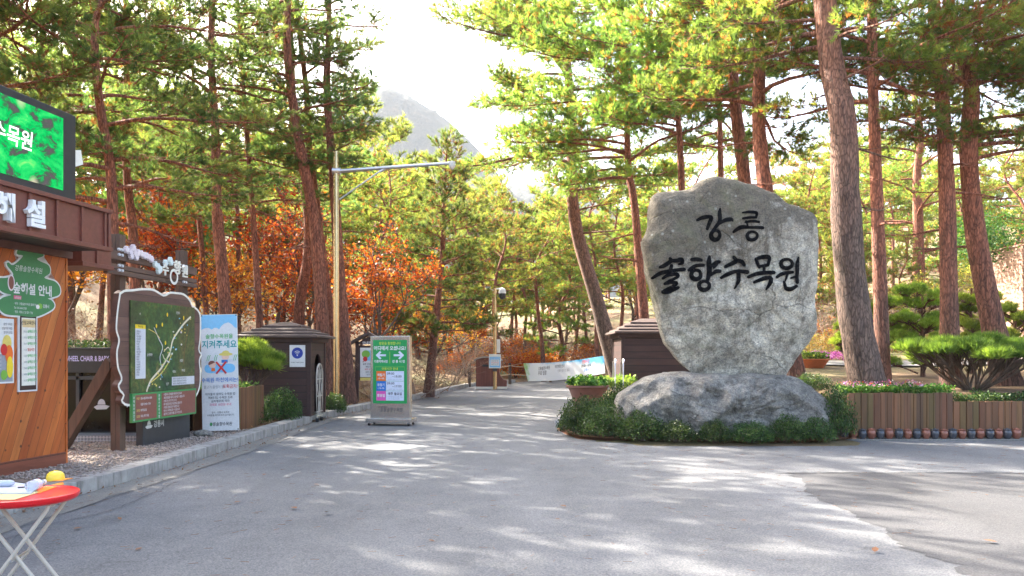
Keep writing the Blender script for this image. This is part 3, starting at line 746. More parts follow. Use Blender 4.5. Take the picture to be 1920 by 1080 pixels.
# ------------------------------------------------------------------ trees
UP = np.array([0, 0, 1.0])
def rotz(v, a):
    c, s = math.cos(a), math.sin(a); return np.array([v[0] * c - v[1] * s, v[0] * s + v[1] * c, v[2]])
def pine_geo(path, r0, seed, h0=.4, nl=20, Lmax=3.2, profile='umbrella', den=1.0, k=14, ln=.16, wd=.0135, dead=4, droop=.35, rtop=.28, bias=None, brown=.10, sides=10, flare=.35):
    nl, den, k = int(nl * 1.35), den * 1.3, int(k * 1.2)
    rg = np.random.default_rng(seed)
    P = smooth_path(path, 28); H = P[-1, 2]
    hh = np.linspace(0, 1, 28)
    R = r0 * (1 - hh * (1 - rtop)) * (1 + flare * np.exp(-hh * 22)); R[-1] *= .3
    R *= 1 + rg.normal(0, .025, 28)
    br, cr = NP(), NP()
    br.tube(P, R, sides)
    S0, S1, A0, A1 = [], [], [], []
    TP, TD, TT = [], [], []
    az = rg.uniform(0, 6.28)
    specs = []
    for i in range(nl):
        s = (i + rg.uniform(.1, .9)) / nl
        az += 2.4 + rg.normal(0, .5)
        if bias is not None and rg.random() < .45: a = bias + rg.normal(0, .55)
        else: a = az
        if profile == 'cone': L = Lmax * (1.05 - s) * rg.uniform(.75, 1.1) + .25
        else: L = Lmax * (.45 + .62 * math.sin(math.pi * min(1, .22 + .72 * s))) * rg.uniform(.55, 1.1)
        specs.append((h0 + (1 - h0) * s * .985, a, L, True))
    for i in range(dead):
        specs.append((h0 * rg.uniform(.55, 1.0), rg.uniform(0, 6.28), Lmax * rg.uniform(.2, .5), False))
    for hf, a, L, live in specs:
        f = hf * 27; i0 = min(int(f), 26); p = P[i0] + (P[i0 + 1] - P[i0]) * (f - i0)
        rt = R[min(int(f) + 1, 27)]
        s = (hf - h0) / (1 - h0)
        e0 = (rg.uniform(-.12, .30) if profile != 'cone' else rg.uniform(.05, .3)) + max(0, s) * .45
        n = 8; pts = [p]; aa, st = a, L / (n - 1)
        for q in range(n - 1):
            t = q / (n - 2)
            e = e0 - droop * math.sin(t * 2.2) + .55 * t * t * .6
            aa += rg.normal(0, .13)
            pts.append(pts[-1] + st * np.array([math.cos(e) * math.cos(aa), math.cos(e) * math.sin(aa), math.sin(e)]))
        pts = np.array(pts)
        rl = min(rt * .55, .012 + .017 * L)
        br.tube(pts, np.linspace(rl, .008, n), 5)
        ns = int(L * 3.4 * (den if live else .8)) + 2
        for q in range(ns):
            t = .26 + .72 * (q + rg.random()) / ns
            f2 = t * (n - 1); j = min(int(f2), n - 2); b = pts[j] + (pts[j + 1] - pts[j]) * (f2 - j)
            d0 = nrm(pts[j + 1] - pts[j])
            l2 = (.40 * L * (1 - t) + .38) * rg.uniform(.6, 1.2) * (1 if live else .6)
            d = rotz(d0, (1 if q % 2 else -1) * rg.uniform(.55, 1.15)); d[2] += rg.uniform(-.12, .32); d = nrm(d)
            m1 = b + d * l2 * .5; d2 = nrm(d + np.array([0, 0, rg.uniform(-.05, .3)]) + d0 * .25); m2 = m1 + d2 * l2 * .5
            S0 += [b, m1]; S1 += [m1, m2]; A0 += [.012, .008]; A1 += [.008, .005]
            if not live: continue
            nt = int(l2 * 6.5 * den) + 3
            tt = .25 + .75 * (np.arange(nt) + rg.random(nt)) / nt
            B = np.where((tt < .5)[:, None], b + (m1 - b) * (tt[:, None] * 2), m1 + (m2 - m1) * (tt[:, None] * 2 - 1))
            dirs = d[None] * .8 + rg.normal(0, .55, (nt, 3)) + UP * rg.uniform(.0, .5, (nt, 1)); dirs = nrm(dirs)
            tl = rg.uniform(.14, .34, (nt, 1)); E = B + dirs * tl
            S0 += list(B); S1 += list(E); A0 += [.005] * nt; A1 += [.003] * nt
            base = rg.normal(.56, .16) + .12 * (s - .5)
            for u in (.4, .75, 1.0):
                TP.append(B + dirs * tl * u); TD.append(nrm(dirs * .8 + UP * .35))
                tv = np.clip(base + rg.normal(0, .13, nt), .2, 1)
                tv = np.where(rg.random(nt) < brown * (1.8 if u < .5 else .7), rg.uniform(0, .13, nt), tv)
                TT.append(tv)
        if live:
            TP.append(pts[-1:]); TD.append(nrm(pts[-1:] - pts[-2:-1])); TT.append(np.array([.6]))
    br.sticks(np.array(S0), np.array(S1), np.array(A0), np.array(A1))
    cr.needles(np.concatenate(TP), np.concatenate(TD), np.concatenate(TT), rg, k, ln, wd)
    return br, cr

def pine(label, pts, d, wpx, seed, bark='bark_red', needle='needle', name='pine_tree', group=None, **kw):
    """pts: photo pixels up the trunk, the first only gives the foot's column"""
    x0 = (pts[0][0] - 960) * d / F
    base = Vector((x0, d, gz(x0, d) - .08))
    rg = random.Random(seed)
    path = [(0, 0, 0)]
    for i, p in enumerate(pts[1:]):
        q = at(p[0], p[1], d) - base
        path.append((q.x, q.y + rg.uniform(-.12, .12) * i, q.z))
    path = [p for i, p in enumerate(path) if i == 0 or p[2] > .3]
    br, cr = pine_geo(path, wpx * d / F / 2, seed, **kw)
    t = thing(name, label, 'pine tree', base, 0, group)
    link('trunk', br.mesh('trunk', M[bark], True), t)
    link('crown', cr.mesh('crown', M[needle]), t)
    return t

LP = dict(needle='needle_dark', droop=.42, den=.66, brown=.05)
pine('dark pine trunk rising behind the green led screen', [(92, 0), (88, 300), (82, 150), (68, 0), (60, -70)], 18, 28, 1, h0=.52, nl=16, Lmax=3.4, **LP)
pine('red pine with a side stem, just right of the led screen', [(218, 0), (212, 470), (203, 320), (195, 190), (192, 60), (186, -60), (183, -150)], 17, 28, 2, h0=.42, nl=20, Lmax=3.6, **LP)
pine('straight red pine between the booth roof and the map board', [(258, 0), (250, 450), (241, 370), (238, 250), (235, 120), (230, -50)], 21.5, 24, 3, h0=.45, nl=18, Lmax=3.2, **LP)
pine('thin pine stem above the left edge of the white banner sign', [(394, 0), (385, 560), (374, 380), (370, 250), (366, 120), (362, -20)], 25, 13, 4, h0=.42, nl=16, Lmax=2.6, **LP)
pine('stout red pine rising behind the white banner sign', [(432, 0), (421, 560), (408, 430), (402, 360), (396, 240), (390, 100), (384, -90), (382, -140)], 22, 27, 5, h0=.45, nl=20, Lmax=3.4, **LP)
pine('slim pine leaning left above the small topiary pine', [(494, 0), (486, 590), (470, 360), (462, 240), (455, 100), (450, -60)], 24, 15, 6, h0=.44, nl=18, Lmax=3.0, **LP)
pine('curved dark pine behind the roof of the wifi booth', [(558, 0), (562, 570), (577, 490), (575, 390), (556, 260), (548, 130), (545, 0)], 27.5, 24, 7, h0=.5, nl=16, Lmax=3.2, **LP)
pine('tall pine of the pair beside the steel camera pole, leaning left', [(620, 0), (607, 640), (590, 430), (570, 300), (549, 205), (546, 100), (548, -60), (549, -190)], 23, 29, 8, h0=.46, nl=20, Lmax=2.5, **LP)
pine('thinner pine crossing the leaning one beside the steel camera pole', [(642, 0), (626, 660), (599, 430), (581, 270), (571, 170), (566, 40), (560, -90)], 25, 22, 9, h0=.5, nl=17, Lmax=2.6, **LP)
pine('dark pine directly behind the tall steel camera pole', [(655, 0), (650, 690), (638, 540), (626, 350), (616, 180), (612, 60), (613, -110)], 24, 27, 10, h0=.5, nl=18, Lmax=2.3, **LP)
pine('young cone shaped pine standing alone left of the road bend', [(803, 0), (808, 690), (817, 600), (828, 480), (832, 400), (836, 310), (839, 262)], 30, 20, 11, h0=.22, nl=34, Lmax=2.3, profile='cone', needle='needle_dark', rtop=.1, den=1.0, dead=6)
pine('leaning pine with a wide crown beside the hanging banner', [(1172, 0), (1150, 675), (1118, 560), (1086, 450), (1074, 390), (1070, 320), (1072, 240), (1062, 120), (1052, 0), (1048, -90)], 33, 32, 12, bark='bark_grey', h0=.48, nl=30, Lmax=5.2, bias=3.0, brown=.08)
pine('pine whose trunk passes just left of the monument', [(1218, 0), (1208, 600), (1200, 500), (1190, 380), (1180, 310), (1172, 200), (1166, 60), (1160, -60)], 27, 21, 13, h0=.5, nl=24, Lmax=4.2, bias=3.1, brown=.08)
pine('thin red pine above the left shoulder of the monument', [(1286, 0), (1278, 345), (1272, 220), (1270, 130), (1268, 0), (1266, -130)], 24, 18, 14, h0=.55, nl=20, Lmax=3.4, bias=3.2, brown=.08)
pine('slender pine above the crest of the monument', [(1364, 0), (1352, 330), (1347, 200), (1345, 100), (1343, -60)], 28, 16, 15, h0=.52, nl=18, Lmax=3.2, brown=.08)
pine('stout red pine, left one of two above the right shoulder of the monument', [(1428, 0), (1396, 340), (1379, 200), (1372, 90), (1366, -60), (1360, -200)], 22, 35, 16, h0=.55, nl=20, Lmax=3.6, bias=3.3, brown=.08)
pine('red pine whose foot shows between the monument and the boulder', [(1493, 0), (1465, 560), (1439, 370), (1428, 230), (1420, 100), (1414, -60), (1410, -200)], 19, 40, 17, h0=.55, nl=18, Lmax=3.4, brown=.08)
RP = dict(brown=.11, den=.8)
pine('thickest grey pine, growing from the flower planter beside the monument', [(1632, 0), (1612, 650), (1597, 530), (1582, 380), (1572, 230), (1560, 130), (1546, 0), (1534, -150), (1528, -300)], 15.9, 62, 18, bark='bark_grey', h0=.60, nl=16, Lmax=3.2, rtop=.5, flare=.25, sides=16, bias=3.0, **RP)
pine('slim red pine right behind the thick grey trunk', [(1656, 0), (1651, 560), (1646, 350), (1637, 150), (1635, 0), (1630, -150)], 17, 29, 19, h0=.56, nl=16, Lmax=2.8, rtop=.5, **RP)
pine('straight reddish pine behind the flat topped topiary pine', [(1783, 0), (1780, 600), (1777, 350), (1770, 150), (1764, 0), (1758, -170)], 18, 36, 20, h0=.58, nl=16, Lmax=3.2, rtop=.55, **RP)
pine('crooked pine in front of the pink timber wall', [(1890, 0), (1873, 660), (1850, 540), (1830, 420), (1815, 280), (1808, 160), (1800, 40), (1794, -110)], 18.6, 46, 21, h0=.5, nl=16, Lmax=3.4, bias=.2, rtop=.4, **RP)
pine('sunlit pine on the bright slope seen between the two slim trunks', [(1724, 0), (1722, 440), (1718, 330), (1722, 250), (1720, 170), (1716, 110)], 44, 26, 22, h0=.18, nl=22, Lmax=4.4, **RP)
# pines out of view, left ones added to shade the road; boughs reach in
def side_pine(label, x, y, H, seed, **kw):
    rg = random.Random(seed)
    path = [(0, 0, 0)] + [(rg.uniform(-.3, .3) * q, rg.uniform(-.3, .3) * q, H * q / 4) for q in range(1, 5)]
    br, cr = pine_geo(path, .17, seed, **kw)
    t = thing('pine_tree', label, 'pine tree', (x, y, gz(x, y) - .08))
    link('trunk', br.mesh('trunk', M['bark_red'], True), t); link('crown', cr.mesh('crown', M['needle_dark' if x < 0 else 'needle']), t)
    return t
side_pine('pine whose boughs hang in from beyond the right side', 13.2, 18.2, 13.5, 31, h0=.4, nl=18, Lmax=4.2, bias=3.14)
sp1 = side_pine('pine added for shade behind the information booth, its boughs above the led screen', -11.4, 16.2, 14, 32, h0=.42, nl=22, Lmax=4.2)
dup(sp1, (-14.5, 18.5, .3), 2.0, 'unseen pine added for shade deep left of the information booth', 1.05)
dup(sp1, (-9.5, 3.2, .1), 4.0, 'unseen pine added for shade left of the camera', .98)
dup(sp1, (-13.2, 10.5, .1), 1.0, 'unseen pine added for shade farther back behind the information booth', 1.0)

# prototypes for the wood beyond
protos = []
for i, (H, L, h0, nl, prof, seed) in enumerate(((12, 2.9, .38, 18, 'umbrella', 51), (10.5, 2.7, .3, 20, 'umbrella', 52), (12.5, 3.2, .45, 18, 'umbrella', 53), (9, 2.3, .16, 26, 'cone', 54), (13, 3.4, .35, 20, 'umbrella', 55))):
    rg = random.Random(seed)
    path = [(0, 0, 0)] + [(rg.uniform(-.25, .25) * q, rg.uniform(-.25, .25) * q, H * q / 5) for q in range(1, 6)]
    br, cr = pine_geo(path, .15, seed, h0=h0, nl=nl, Lmax=L, profile=prof, den=.85, k=11, wd=.02, ln=.17, sides=7, rtop=.2, brown=.12)
    protos.append((br.mesh('trunk', M['bark_red'], True), cr.mesh('crown', M['needle']), cr.mesh('crown', M['needle_dark'])))
    if i in (0, 1, 4): protos[-1] += (br.arrays(), cr.arrays())
mids = [  # px, depth, proto, scale, dark?, where
 (20, 27, 0, 1, 1, 'dark pine in the wood behind the led screen'), (140, 31, 2, 1.05, 1, 'pine in the wood above the tree shaped sign'),
 (185, 37, 4, 1.0, 1, 'pine deep behind the brown canopy end'), (310, 31, 1, 1.1, 1, 'pine in the wood straight above the map board'), (345, 40, 4, 1.0, 0, 'sunlit pine far behind the map board'),
 (455, 35, 2, 1.0, 0, 'pale pine between the stout trunk and the slim leaning trunk'), (525, 39, 0, 1.1, 0, 'sunlit pine far behind the wifi booth'), (590, 44, 4, 1.0, 0, 'pine in the sun behind the crossing pair of trunks'),
 (690, 38, 1, 1.0, 0, 'sunlit pine behind the arm of the camera pole'), (745, 47, 0, 1.0, 0, 'pine at the edge of the sky gap left of the mountain foot'), (785, 56, 3, 1.3, 0, 'pointed pine below the mountain'),
 (880, 50, 3, 1.25, 0, 'pale pointed pine just right of the young cone shaped pine'), (925, 43, 1, .95, 0, 'pine above the small dome camera'), (985, 58, 2, .95, 0, 'thin red trunked pine behind the rope fence'),
 (1002, 60, 0, .95, 0, 'second thin pine close beside the red trunked one behind the rope fence'), (1045, 52, 3, 1.2, 0, 'bushy pine behind the hanging banner'), (1098, 58, 1, 1.0, 0, 'pine behind the foot of the leaning pine'),
 (1155, 46, 4, .9, 0, 'pine in the sun above the dark right booth'), (1240, 42, 1, 1.0, 0, 'pine in the sun left of the monument edge'), (1310, 46, 2, 1.0, 0, 'pine far behind the monument crest'),
 (1455, 42, 0, .85, 0, 'pine far behind the right shoulder of the monument'), (1540, 46, 1, .95, 0, 'low spreading pine on the slope right of the monument'), (1615, 52, 4, .9, 0, 'pine on the slope behind the thick grey trunk'),
 (1680, 58, 2, .95, 0, 'small pine high on the bright slope'), (1835, 44, 1, .85, 0, 'pine on the slope behind the crooked trunk'), (1900, 38, 4, .8, 0, 'pine behind the pink timber wall'),
 (1020, 47, 0, 1.0, 0, 'pine whose crown fills the space left of the leaning pine'), (1125, 44, 2, .95, 0, 'pine close behind the leaning pine'), (1075, 63, 4, 1.0, 0, 'pine far behind the middle of the hanging banner'), (960, 64, 1, 1.1, 0, 'pine far behind the first fence post'),
 (845, 60, 2, 1.1, 0, 'pine far behind the young cone shaped pine'), (720, 55, 4, 1.05, 0, 'pine far behind the orange maple at the green sign'), (640, 52, 2, 1.1, 0, 'pine far behind the steel camera pole'), (1200, 55, 0, 1.0, 0, 'pine far behind the right booth roof'),
 (1265, 58, 4, .95, 0, 'pine far behind the left shoulder of the monument'), (1385, 55, 1, .95, 0, 'pine far behind the top of the monument'), (1500, 56, 4, .8, 0, 'pine up the slope just right of the monument'), (1570, 38, 3, .8, 0, 'small cone shaped pine beyond the tan hedge'),
 (405, 45, 1, 1.1, 0, 'sunlit pine far behind the white banner sign'), (250, 42, 0, 1.2, 0, 'sunlit pine far behind the left post of the map board'), (70, 38, 1, 1.2, 1, 'pine far back above the fascia letters'),
 (1600, 37, 3, .55, 0, 'small bushy pine on the slope just right of the thick trunk'), (1700, 41, 3, .6, 0, 'small bushy pine on the slope behind the pruned conifers'), (1765, 50, 3, .8, 0, 'bushy pine high on the slope left of the straight reddish pine'), (1830, 40, 3, .6, 0, 'small bushy pine between the reddish and the crooked pine'), (1655, 60, 0, 1.0, 0, 'pine at the top of the bright slope behind the slim red trunk')]
for i, (px, d, k, s, dk, lab) in enumerate(mids):
    x = (px - 960) * d / F
    t = thing('pine_tree', lab, 'pine tree', (x, d, gz(x, d) - .1), i * 1.7, 'pines in the wood beyond')
    t.scale = (s, s, s)
    link('trunk', protos[k][0], t); link('crown', protos[k][2 if dk else 1], t)

# broad-leaved autumn trees
def broad_geo(seed, H, spread, leaf, nleaf, tint, levels=4, r0=.09, stems=1):
    rg = np.random.default_rng(seed)
    br, cr = NP(), NP(); ends = []
    s0, s1, a0, a1 = [], [], [], []
    def grow(p, d, L, r, lv):
        n = 4; pts = [p]
        for q in range(n):
            d = nrm(d + rg.normal(0, .16, 3) + UP * .05); pts.append(pts[-1] + d * L / n)
        pts = np.array(pts)
        if lv > 1: br.tube(pts, np.linspace(r, r * .6, n + 1), 6 if lv > 2 else 4)
        else:
            s0.extend(pts[:-1]); s1.extend(pts[1:]); a0.extend([r] * n); a1.extend([r * .8] * n)
        if lv <= 1: ends.extend(pts[1:])
        if lv == 0: return
        for q in range(rg.integers(3, 6)):
            t = rg.uniform(.45, 1.0); f = t * n; j = min(int(f), n - 1); b = pts[j] + (pts[j + 1] - pts[j]) * (f - j)
            dd = nrm(d + rg.normal(0, .75, 3) * np.array([spread, spread, .6]) + UP * .12)
            grow(b, dd, L * rg.uniform(.5, .78), r * .5, lv - 1)
    for q in range(stems):
        grow(np.array([rg.normal(0, .1), rg.normal(0, .1), 0.]), nrm(np.array([rg.normal(0, .12 * stems), rg.normal(0, .12 * stems), 1.])), H * .42, r0, levels)
    br.sticks(s0, s1, a0, a1)
    E = np.array(ends)
    if nleaf:
        idx = rg.integers(0, len(E), nleaf)
        P = E[idx] + rg.normal(0, .13, (nleaf, 3))
        cl = rg.uniform(0, 1, len(E))[idx] * .35
        cr.leaves(P, leaf, np.clip(tint + cl + rg.normal(0, .16, nleaf), 0, 1), rg, .8)
    return br, cr
mp = []
for sd, tint in ((61, .12), (62, .38), (63, .0)):
    br, cr = broad_geo(sd, 6.2, 1.2, .12, 2700, tint)
    mp.append((br.mesh('trunk', M['bark_brown'], True), cr.mesh('crown', M['maple']), cr.mesh('crown', M['oak'])))
maples = [(735, 26.5, 0, 1.0, 'orange leaved maple behind the green and steel sign'), (690, 31, 1, .95, 'yellow and orange maple right of the camera pole'), (655, 29, 2, .9, 'red orange maple behind the small roofed notice board'),
          (470, 28, 1, 1.1, 'orange maple behind the topiary pine beside the booth'), (560, 32, 0, 1.15, 'tall orange maple behind the wifi booth roof'), (300, 28, 2, 1.35, 'tall red maple above the map board'),
          (175, 26, 1, 1.3, 'orange maple seen between canopy and map board beam'), (350, 34, 0, 1.35, 'orange maple showing over the top corner of the map board'), (240, 33, 0, 1.55, 'tall orange maple beside the led screen'),
          (420, 37, 2, 1.2, 'dull red maple far behind the banner sign'), (880, 47, 2, .85, 'small red maple above the brown ticket bin'), (1590, 50, 1, .8, 'yellow brown tree on the slope behind the thick trunk'),
          (115, 32, 2, 1.5, 'red orange maple behind the fascia of the booth'), (275, 38, 1, 1.7, 'tall yellow orange maple far behind the map board'), (515, 36, 0, 1.45, 'orange maple between the stout pine and the crossing pair'), (615, 37, 2, 1.4, 'red orange maple far behind the steel camera pole'), (790, 38, 1, 1.0, 'yellow orange maple just behind the young cone shaped pine')]
for i, (px, d, k, s, lab) in enumerate(maples):
    x = (px - 960) * d / F
    t = thing('maple_tree', lab, 'maple tree', (x, d, gz(x, d) - .05), i * 2.1, 'autumn maples in the wood'); t.scale = (s, s, s)
    link('trunk', mp[k][0], t); link('crown', mp[k][1], t)
pales = [(600, 48, 1, 1.6, 'pale yellow green tree far behind the crossing pines'), (500, 46, 0, 1.7, 'pale leafy tree far behind the wifi booth'), (850, 55, 2, 1.5, 'pale yellow tree below the mountain foot'), (1060, 66, 0, 1.7, 'yellow green tree far behind the banner'),
         (950, 70, 1, 1.7, 'yellow green tree behind the pole with the small dome camera'), (1190, 60, 2, 1.6, 'yellow green tree left of the monument in the sun'), (1640, 62, 0, 1.2, 'yellow green tree high on the right slope'), (1790, 60, 1, 1.2, 'yellow tree high behind the straight reddish pine'), (1330, 60, 1, 1.5, 'yellow tree behind the crest of the monument'), (1705, 36, 2, .75, 'small yellow green tree on the slope behind the pruned conifers'), (1590, 44, 0, .9, 'yellow green tree beyond the tan hedge'), (1850, 35, 0, .8, 'small yellow green tree beside the pink timber wall')]
for i, (px, d, k, s, lab) in enumerate(pales):
    x = (px - 960) * d / F
    t = thing('leafy_tree', lab, 'leafy tree', (x, d, gz(x, d) - .05), i * 1.3, 'pale leafy trees far back'); t.scale = (s, s, s)
    link('trunk', mp[k][0], t); link('crown', mp[k][2], t)
# low orange shrubs and bare thickets
br, cr = broad_geo(71, 1.7, 1.5, .10, 2600, .15, 3, .02, 6); sb = (br.mesh('stems', M['bark_brown']), cr.mesh('crown', M['maple']))
for i, (px, d, s, lab) in enumerate(((965, 49, 1.3, 'low orange red shrub left behind the rope fence'), (1000, 51, 1.5, 'orange red shrub behind the middle of the rope fence'), (1038, 52, 1.4, 'red shrub behind the banner end of the rope fence'), (905, 50, 1.1, 'orange shrub behind the brown bin'), (1195, 60, 1.5, 'orange shrub far behind the right booth'), (590, 27, 1.0, 'low orange shrub between wifi booth and camera pole'), (150, 21, 1.0, 'orange shrub above the black kiosk roof'), (1085, 54, 1.5, 'orange brown shrub behind the right half of the hanging banner'), (1125, 57, 1.5, 'rusty shrub beyond the foot of the leaning pine'),
 (935, 56, 1.5, 'orange shrub far behind the notice box pole'), (985, 60, 1.7, 'rusty shrub in the shade far behind the fence'), (860, 48, 1.2, 'orange shrub left of the brown bin'), (1540, 40, 1.2, 'orange shrub on the slope at the right edge of the monument'))):
    x = (px - 960) * d / F
    t = thing('autumn_shrub', lab, 'shrub', (x, d, gz(x, d) - .05), i * 1.9, 'orange autumn shrubs'); t.scale = (s, s, s)
    link('stems', sb[0], t); link('crown', sb[1], t)
br, cr = broad_geo(73, 3.2, 1.7, .07, 420, .5, 4, .022, 5); bs = (br.mesh('stems', M['twig']), cr.mesh('leaves', M['dryleaf']))
bare = [(815, 33, 1.0, 'tangled bare shrub behind the green sign, beside the young pine'), (850, 38, 1.1, 'bare shrub between the young pine and the brown bin'), (775, 29, .9, 'bare twiggy shrub just right of the green sign'), (885, 45, 1.2, 'pale bare shrub behind the brown bin'), (700, 27, .9, 'bare shrub around the roofed notice board'),
        (565, 25, .9, 'bare shrub behind the wifi booth'), (175, 19, 1.0, 'grey bare shrub above the black kiosk'), (290, 22, 1.1, 'bare shrub behind the map board beams'), (370, 27, 1.1, 'bare shrub behind the banner sign'), (1130, 50, 1.2, 'bare bright shrub right behind the banner'),
        (1548, 33, 1.2, 'pale bare shrub at the right edge of the monument'), (1590, 42, 1.4, 'bare pale shrub up the slope right of the monument'), (1700, 40, 1.3, 'bare shrub on the bright slope behind the topiary conifers'), (930, 55, 1.3, 'sunlit bare shrub behind the camera post'), (215, 25, 1.2, 'bare shrub behind the left post of the map board'), (325, 25, 1.1, 'tangle of bare twigs behind the right post of the map board'), (135, 23, 1.1, 'bare shrub at the corner of the orange boarded booth'), (440, 30, 1.1, 'bare shrub behind the plank planter'), (1010, 57, 1.3, 'bare shrub behind the fence posts'), (1060, 60, 1.4, 'bare shrub far behind the middle of the banner'), (1100, 62, 1.3, 'bare pale shrub far behind the right end of the banner'), (1165, 56, 1.2, 'bare shrub far behind the left corner of the right booth'), (970, 63, 1.4, 'bare shrub in the far wood behind the fence'), (1560, 36, 1.2, 'pale bare shrub beyond the path beside the thick trunk'), (1680, 34, 1.1, 'bare shrub behind the slim red trunk'), (1750, 37, 1.4, 'bare shrub on the slope left of the straight reddish pine'), (1800, 34, 1.2, 'bare shrub on the slope between the reddish and the crooked pine'), (1640, 47, 1.6, 'wide bare shrub high on the bright slope'), (1840, 48, 1.6, 'bare shrub high behind the crooked pine')]
for i, (px, d, s, lab) in enumerate(bare):
    x = (px - 960) * d / F
    t = thing('bare_shrub', lab, 'shrub', (x, d, gz(x, d) - .05), i * 2.3, 'bare twiggy shrubs'); t.scale = (s, s, s)
    link('stems', bs[0], t); link('leaves', bs[1], t)
# the far wood that reads as one mass
rg = np.random.default_rng(91)
fb, fc = NP(), NP()
cells = 0
while cells < 115:
    d = rg.uniform(60, 135); px = rg.uniform(-150, 2080); x = (px - 960) * d / F
    if 700 < px < 1000 and d > 110: continue
    z = gz(x, d)
    pa = protos[(0, 1, 4)[cells % 3]]
    a = rg.uniform(0, 6.28); s = rg.uniform(.85, 1.25)
    if px > 1250: s *= .9
    R = np.array([[math.cos(a), math.sin(a), 0], [-math.sin(a), math.cos(a), 0], [0, 0, 1]]) * s
    V, T, Q, A = pa[3]; fb.add(V @ R + np.array([x, d, z]), T=None, Q=Q, a=A)
    V, T, Q, A = pa[4]
    keep = rg.random(len(T)) < .26
    vi = T[keep].ravel()
    Vk = V[vi].reshape(-1, 3, 3); c = Vk.mean(1, keepdims=True); Vk = (c + (Vk - c) * 2.1).reshape(-1, 3)
    fc.add(Vk @ R + np.array([x, d, z]), T=np.arange(len(vi)).reshape(-1, 3), a=np.clip(A[vi] + rg.normal(.1, .1), 0, 1))
    cells += 1
ff = thing('far_forest', 'far off pine wood covering the slopes behind everything', None); ff['kind'] = 'stuff'
link('trunks', fb.mesh('trunks', M['bark_red']), ff)['kind'] = 'stuff'; link('crowns', fc.mesh('crowns', M['needle']), ff)['kind'] = 'stuff'

# ------------------------------------------------------------------ shrubs
def boxwood(seed, r, h, n=4200, leaf=.044):
    rg = np.random.default_rng(seed); br, cr = NP(), NP()
    d = nrm(rg.normal(0, 1, (n, 3))); d[:, 2] = np.abs(d[:, 2]) * .95 - .12
    q = rg.random(n) ** .28
    lump = np.array([1 + .20 * noise.noise(Vector(v) * 2.2 + Vector((seed, 0, 0))) + .16 * noise.noise(Vector(v) * 5.5) for v in d])
    P = d * q[:, None] * lump[:, None] * np.array([r, r, h * .82]) + np.array([0, 0, h * .2])
    P += rg.normal(0, .02, (n, 3))
    cl = np.array([noise.noise(Vector(p) * 7.0) for p in P])
    cr.leaves(P, leaf, np.clip(.45 + cl * .5 + rg.normal(0, .2, n), 0, 1), rg, .5, .55)
    m = 60
    e = nrm(rg.normal(0, 1, (m, 3))); e[:, 2] = np.abs(e[:, 2]) + .15
    br.sticks(rg.normal(0, .06, (m, 3)) * [1, 1, 0], e * np.array([r * .9, r * .9, h * .75]), .009, .003)
    return br.mesh('stems', M['bark_brown']), cr.mesh('foliage', M['box'])
bx = [boxwood(s, .5, .6) for s in (101, 102, 103, 104)]
boxes = [(1.32, 15.55, 1.0, 1.2, 'low boxwood at the left tip of the bed by the road'), (1.78, 14.95, 1.15, 1.25, 'large boxwood left of the boulder, next to the round stones'), (2.35, 14.45, .95, .95, 'boxwood at the left foot of the boulder'),
         (2.95, 14.25, .85, .85, 'boxwood in the front row below the letter side of the monument'), (3.6, 14.15, .72, .66, 'middle boxwood of the front row under the boulder'), (4.25, 14.12, .95, .74, 'boxwood right of centre in the front row under the boulder'),
         (4.9, 14.2, .74, .85, 'boxwood in the front row near the right end of the boulder'), (5.45, 14.35, .9, .95, 'last boxwood of the front row before the jars'), (5.98, 14.75, .85, 1.5, 'tall dark boxwood touching the left end of the plank planter'),
         (1.75, 16.8, 1.1, 1.25, 'boxwood behind the left tip of the bed under the bowl planter'), (2.35, 17.2, 1.2, 1.5, 'boxwood between the bowl planter and the boulder'), (2.6, 19.2, 1.1, 1.35, 'boxwood in front of the dark right booth'), (6.35, 16.9, 1.0, .6, 'low boxwood behind the right end of the boulder'),
         (-5.62, 16.95, 1.1, 1.2, 'boxwood beside the plank planter left of the wifi booth'), (-5.15, 17.75, 1.05, 1.3, 'boxwood against the wifi booth corner'), (-4.72, 21.0, .9, 1.2, 'round boxwood right of the white arched gate')]
for i, (x, y, s, hz, lab) in enumerate(boxes):
    t = thing('boxwood_shrub', lab, 'shrub', (x, y, max(gz(x, y), .06) - .02), i * 1.4, 'clipped boxwood shrubs'); t.scale = (s * .88, s * .88, hz * (1.12, .92, 1.05, .85)[i % 4])
    link('stems', bx[i % 4][0], t); link('foliage', bx[i % 4][1], t)

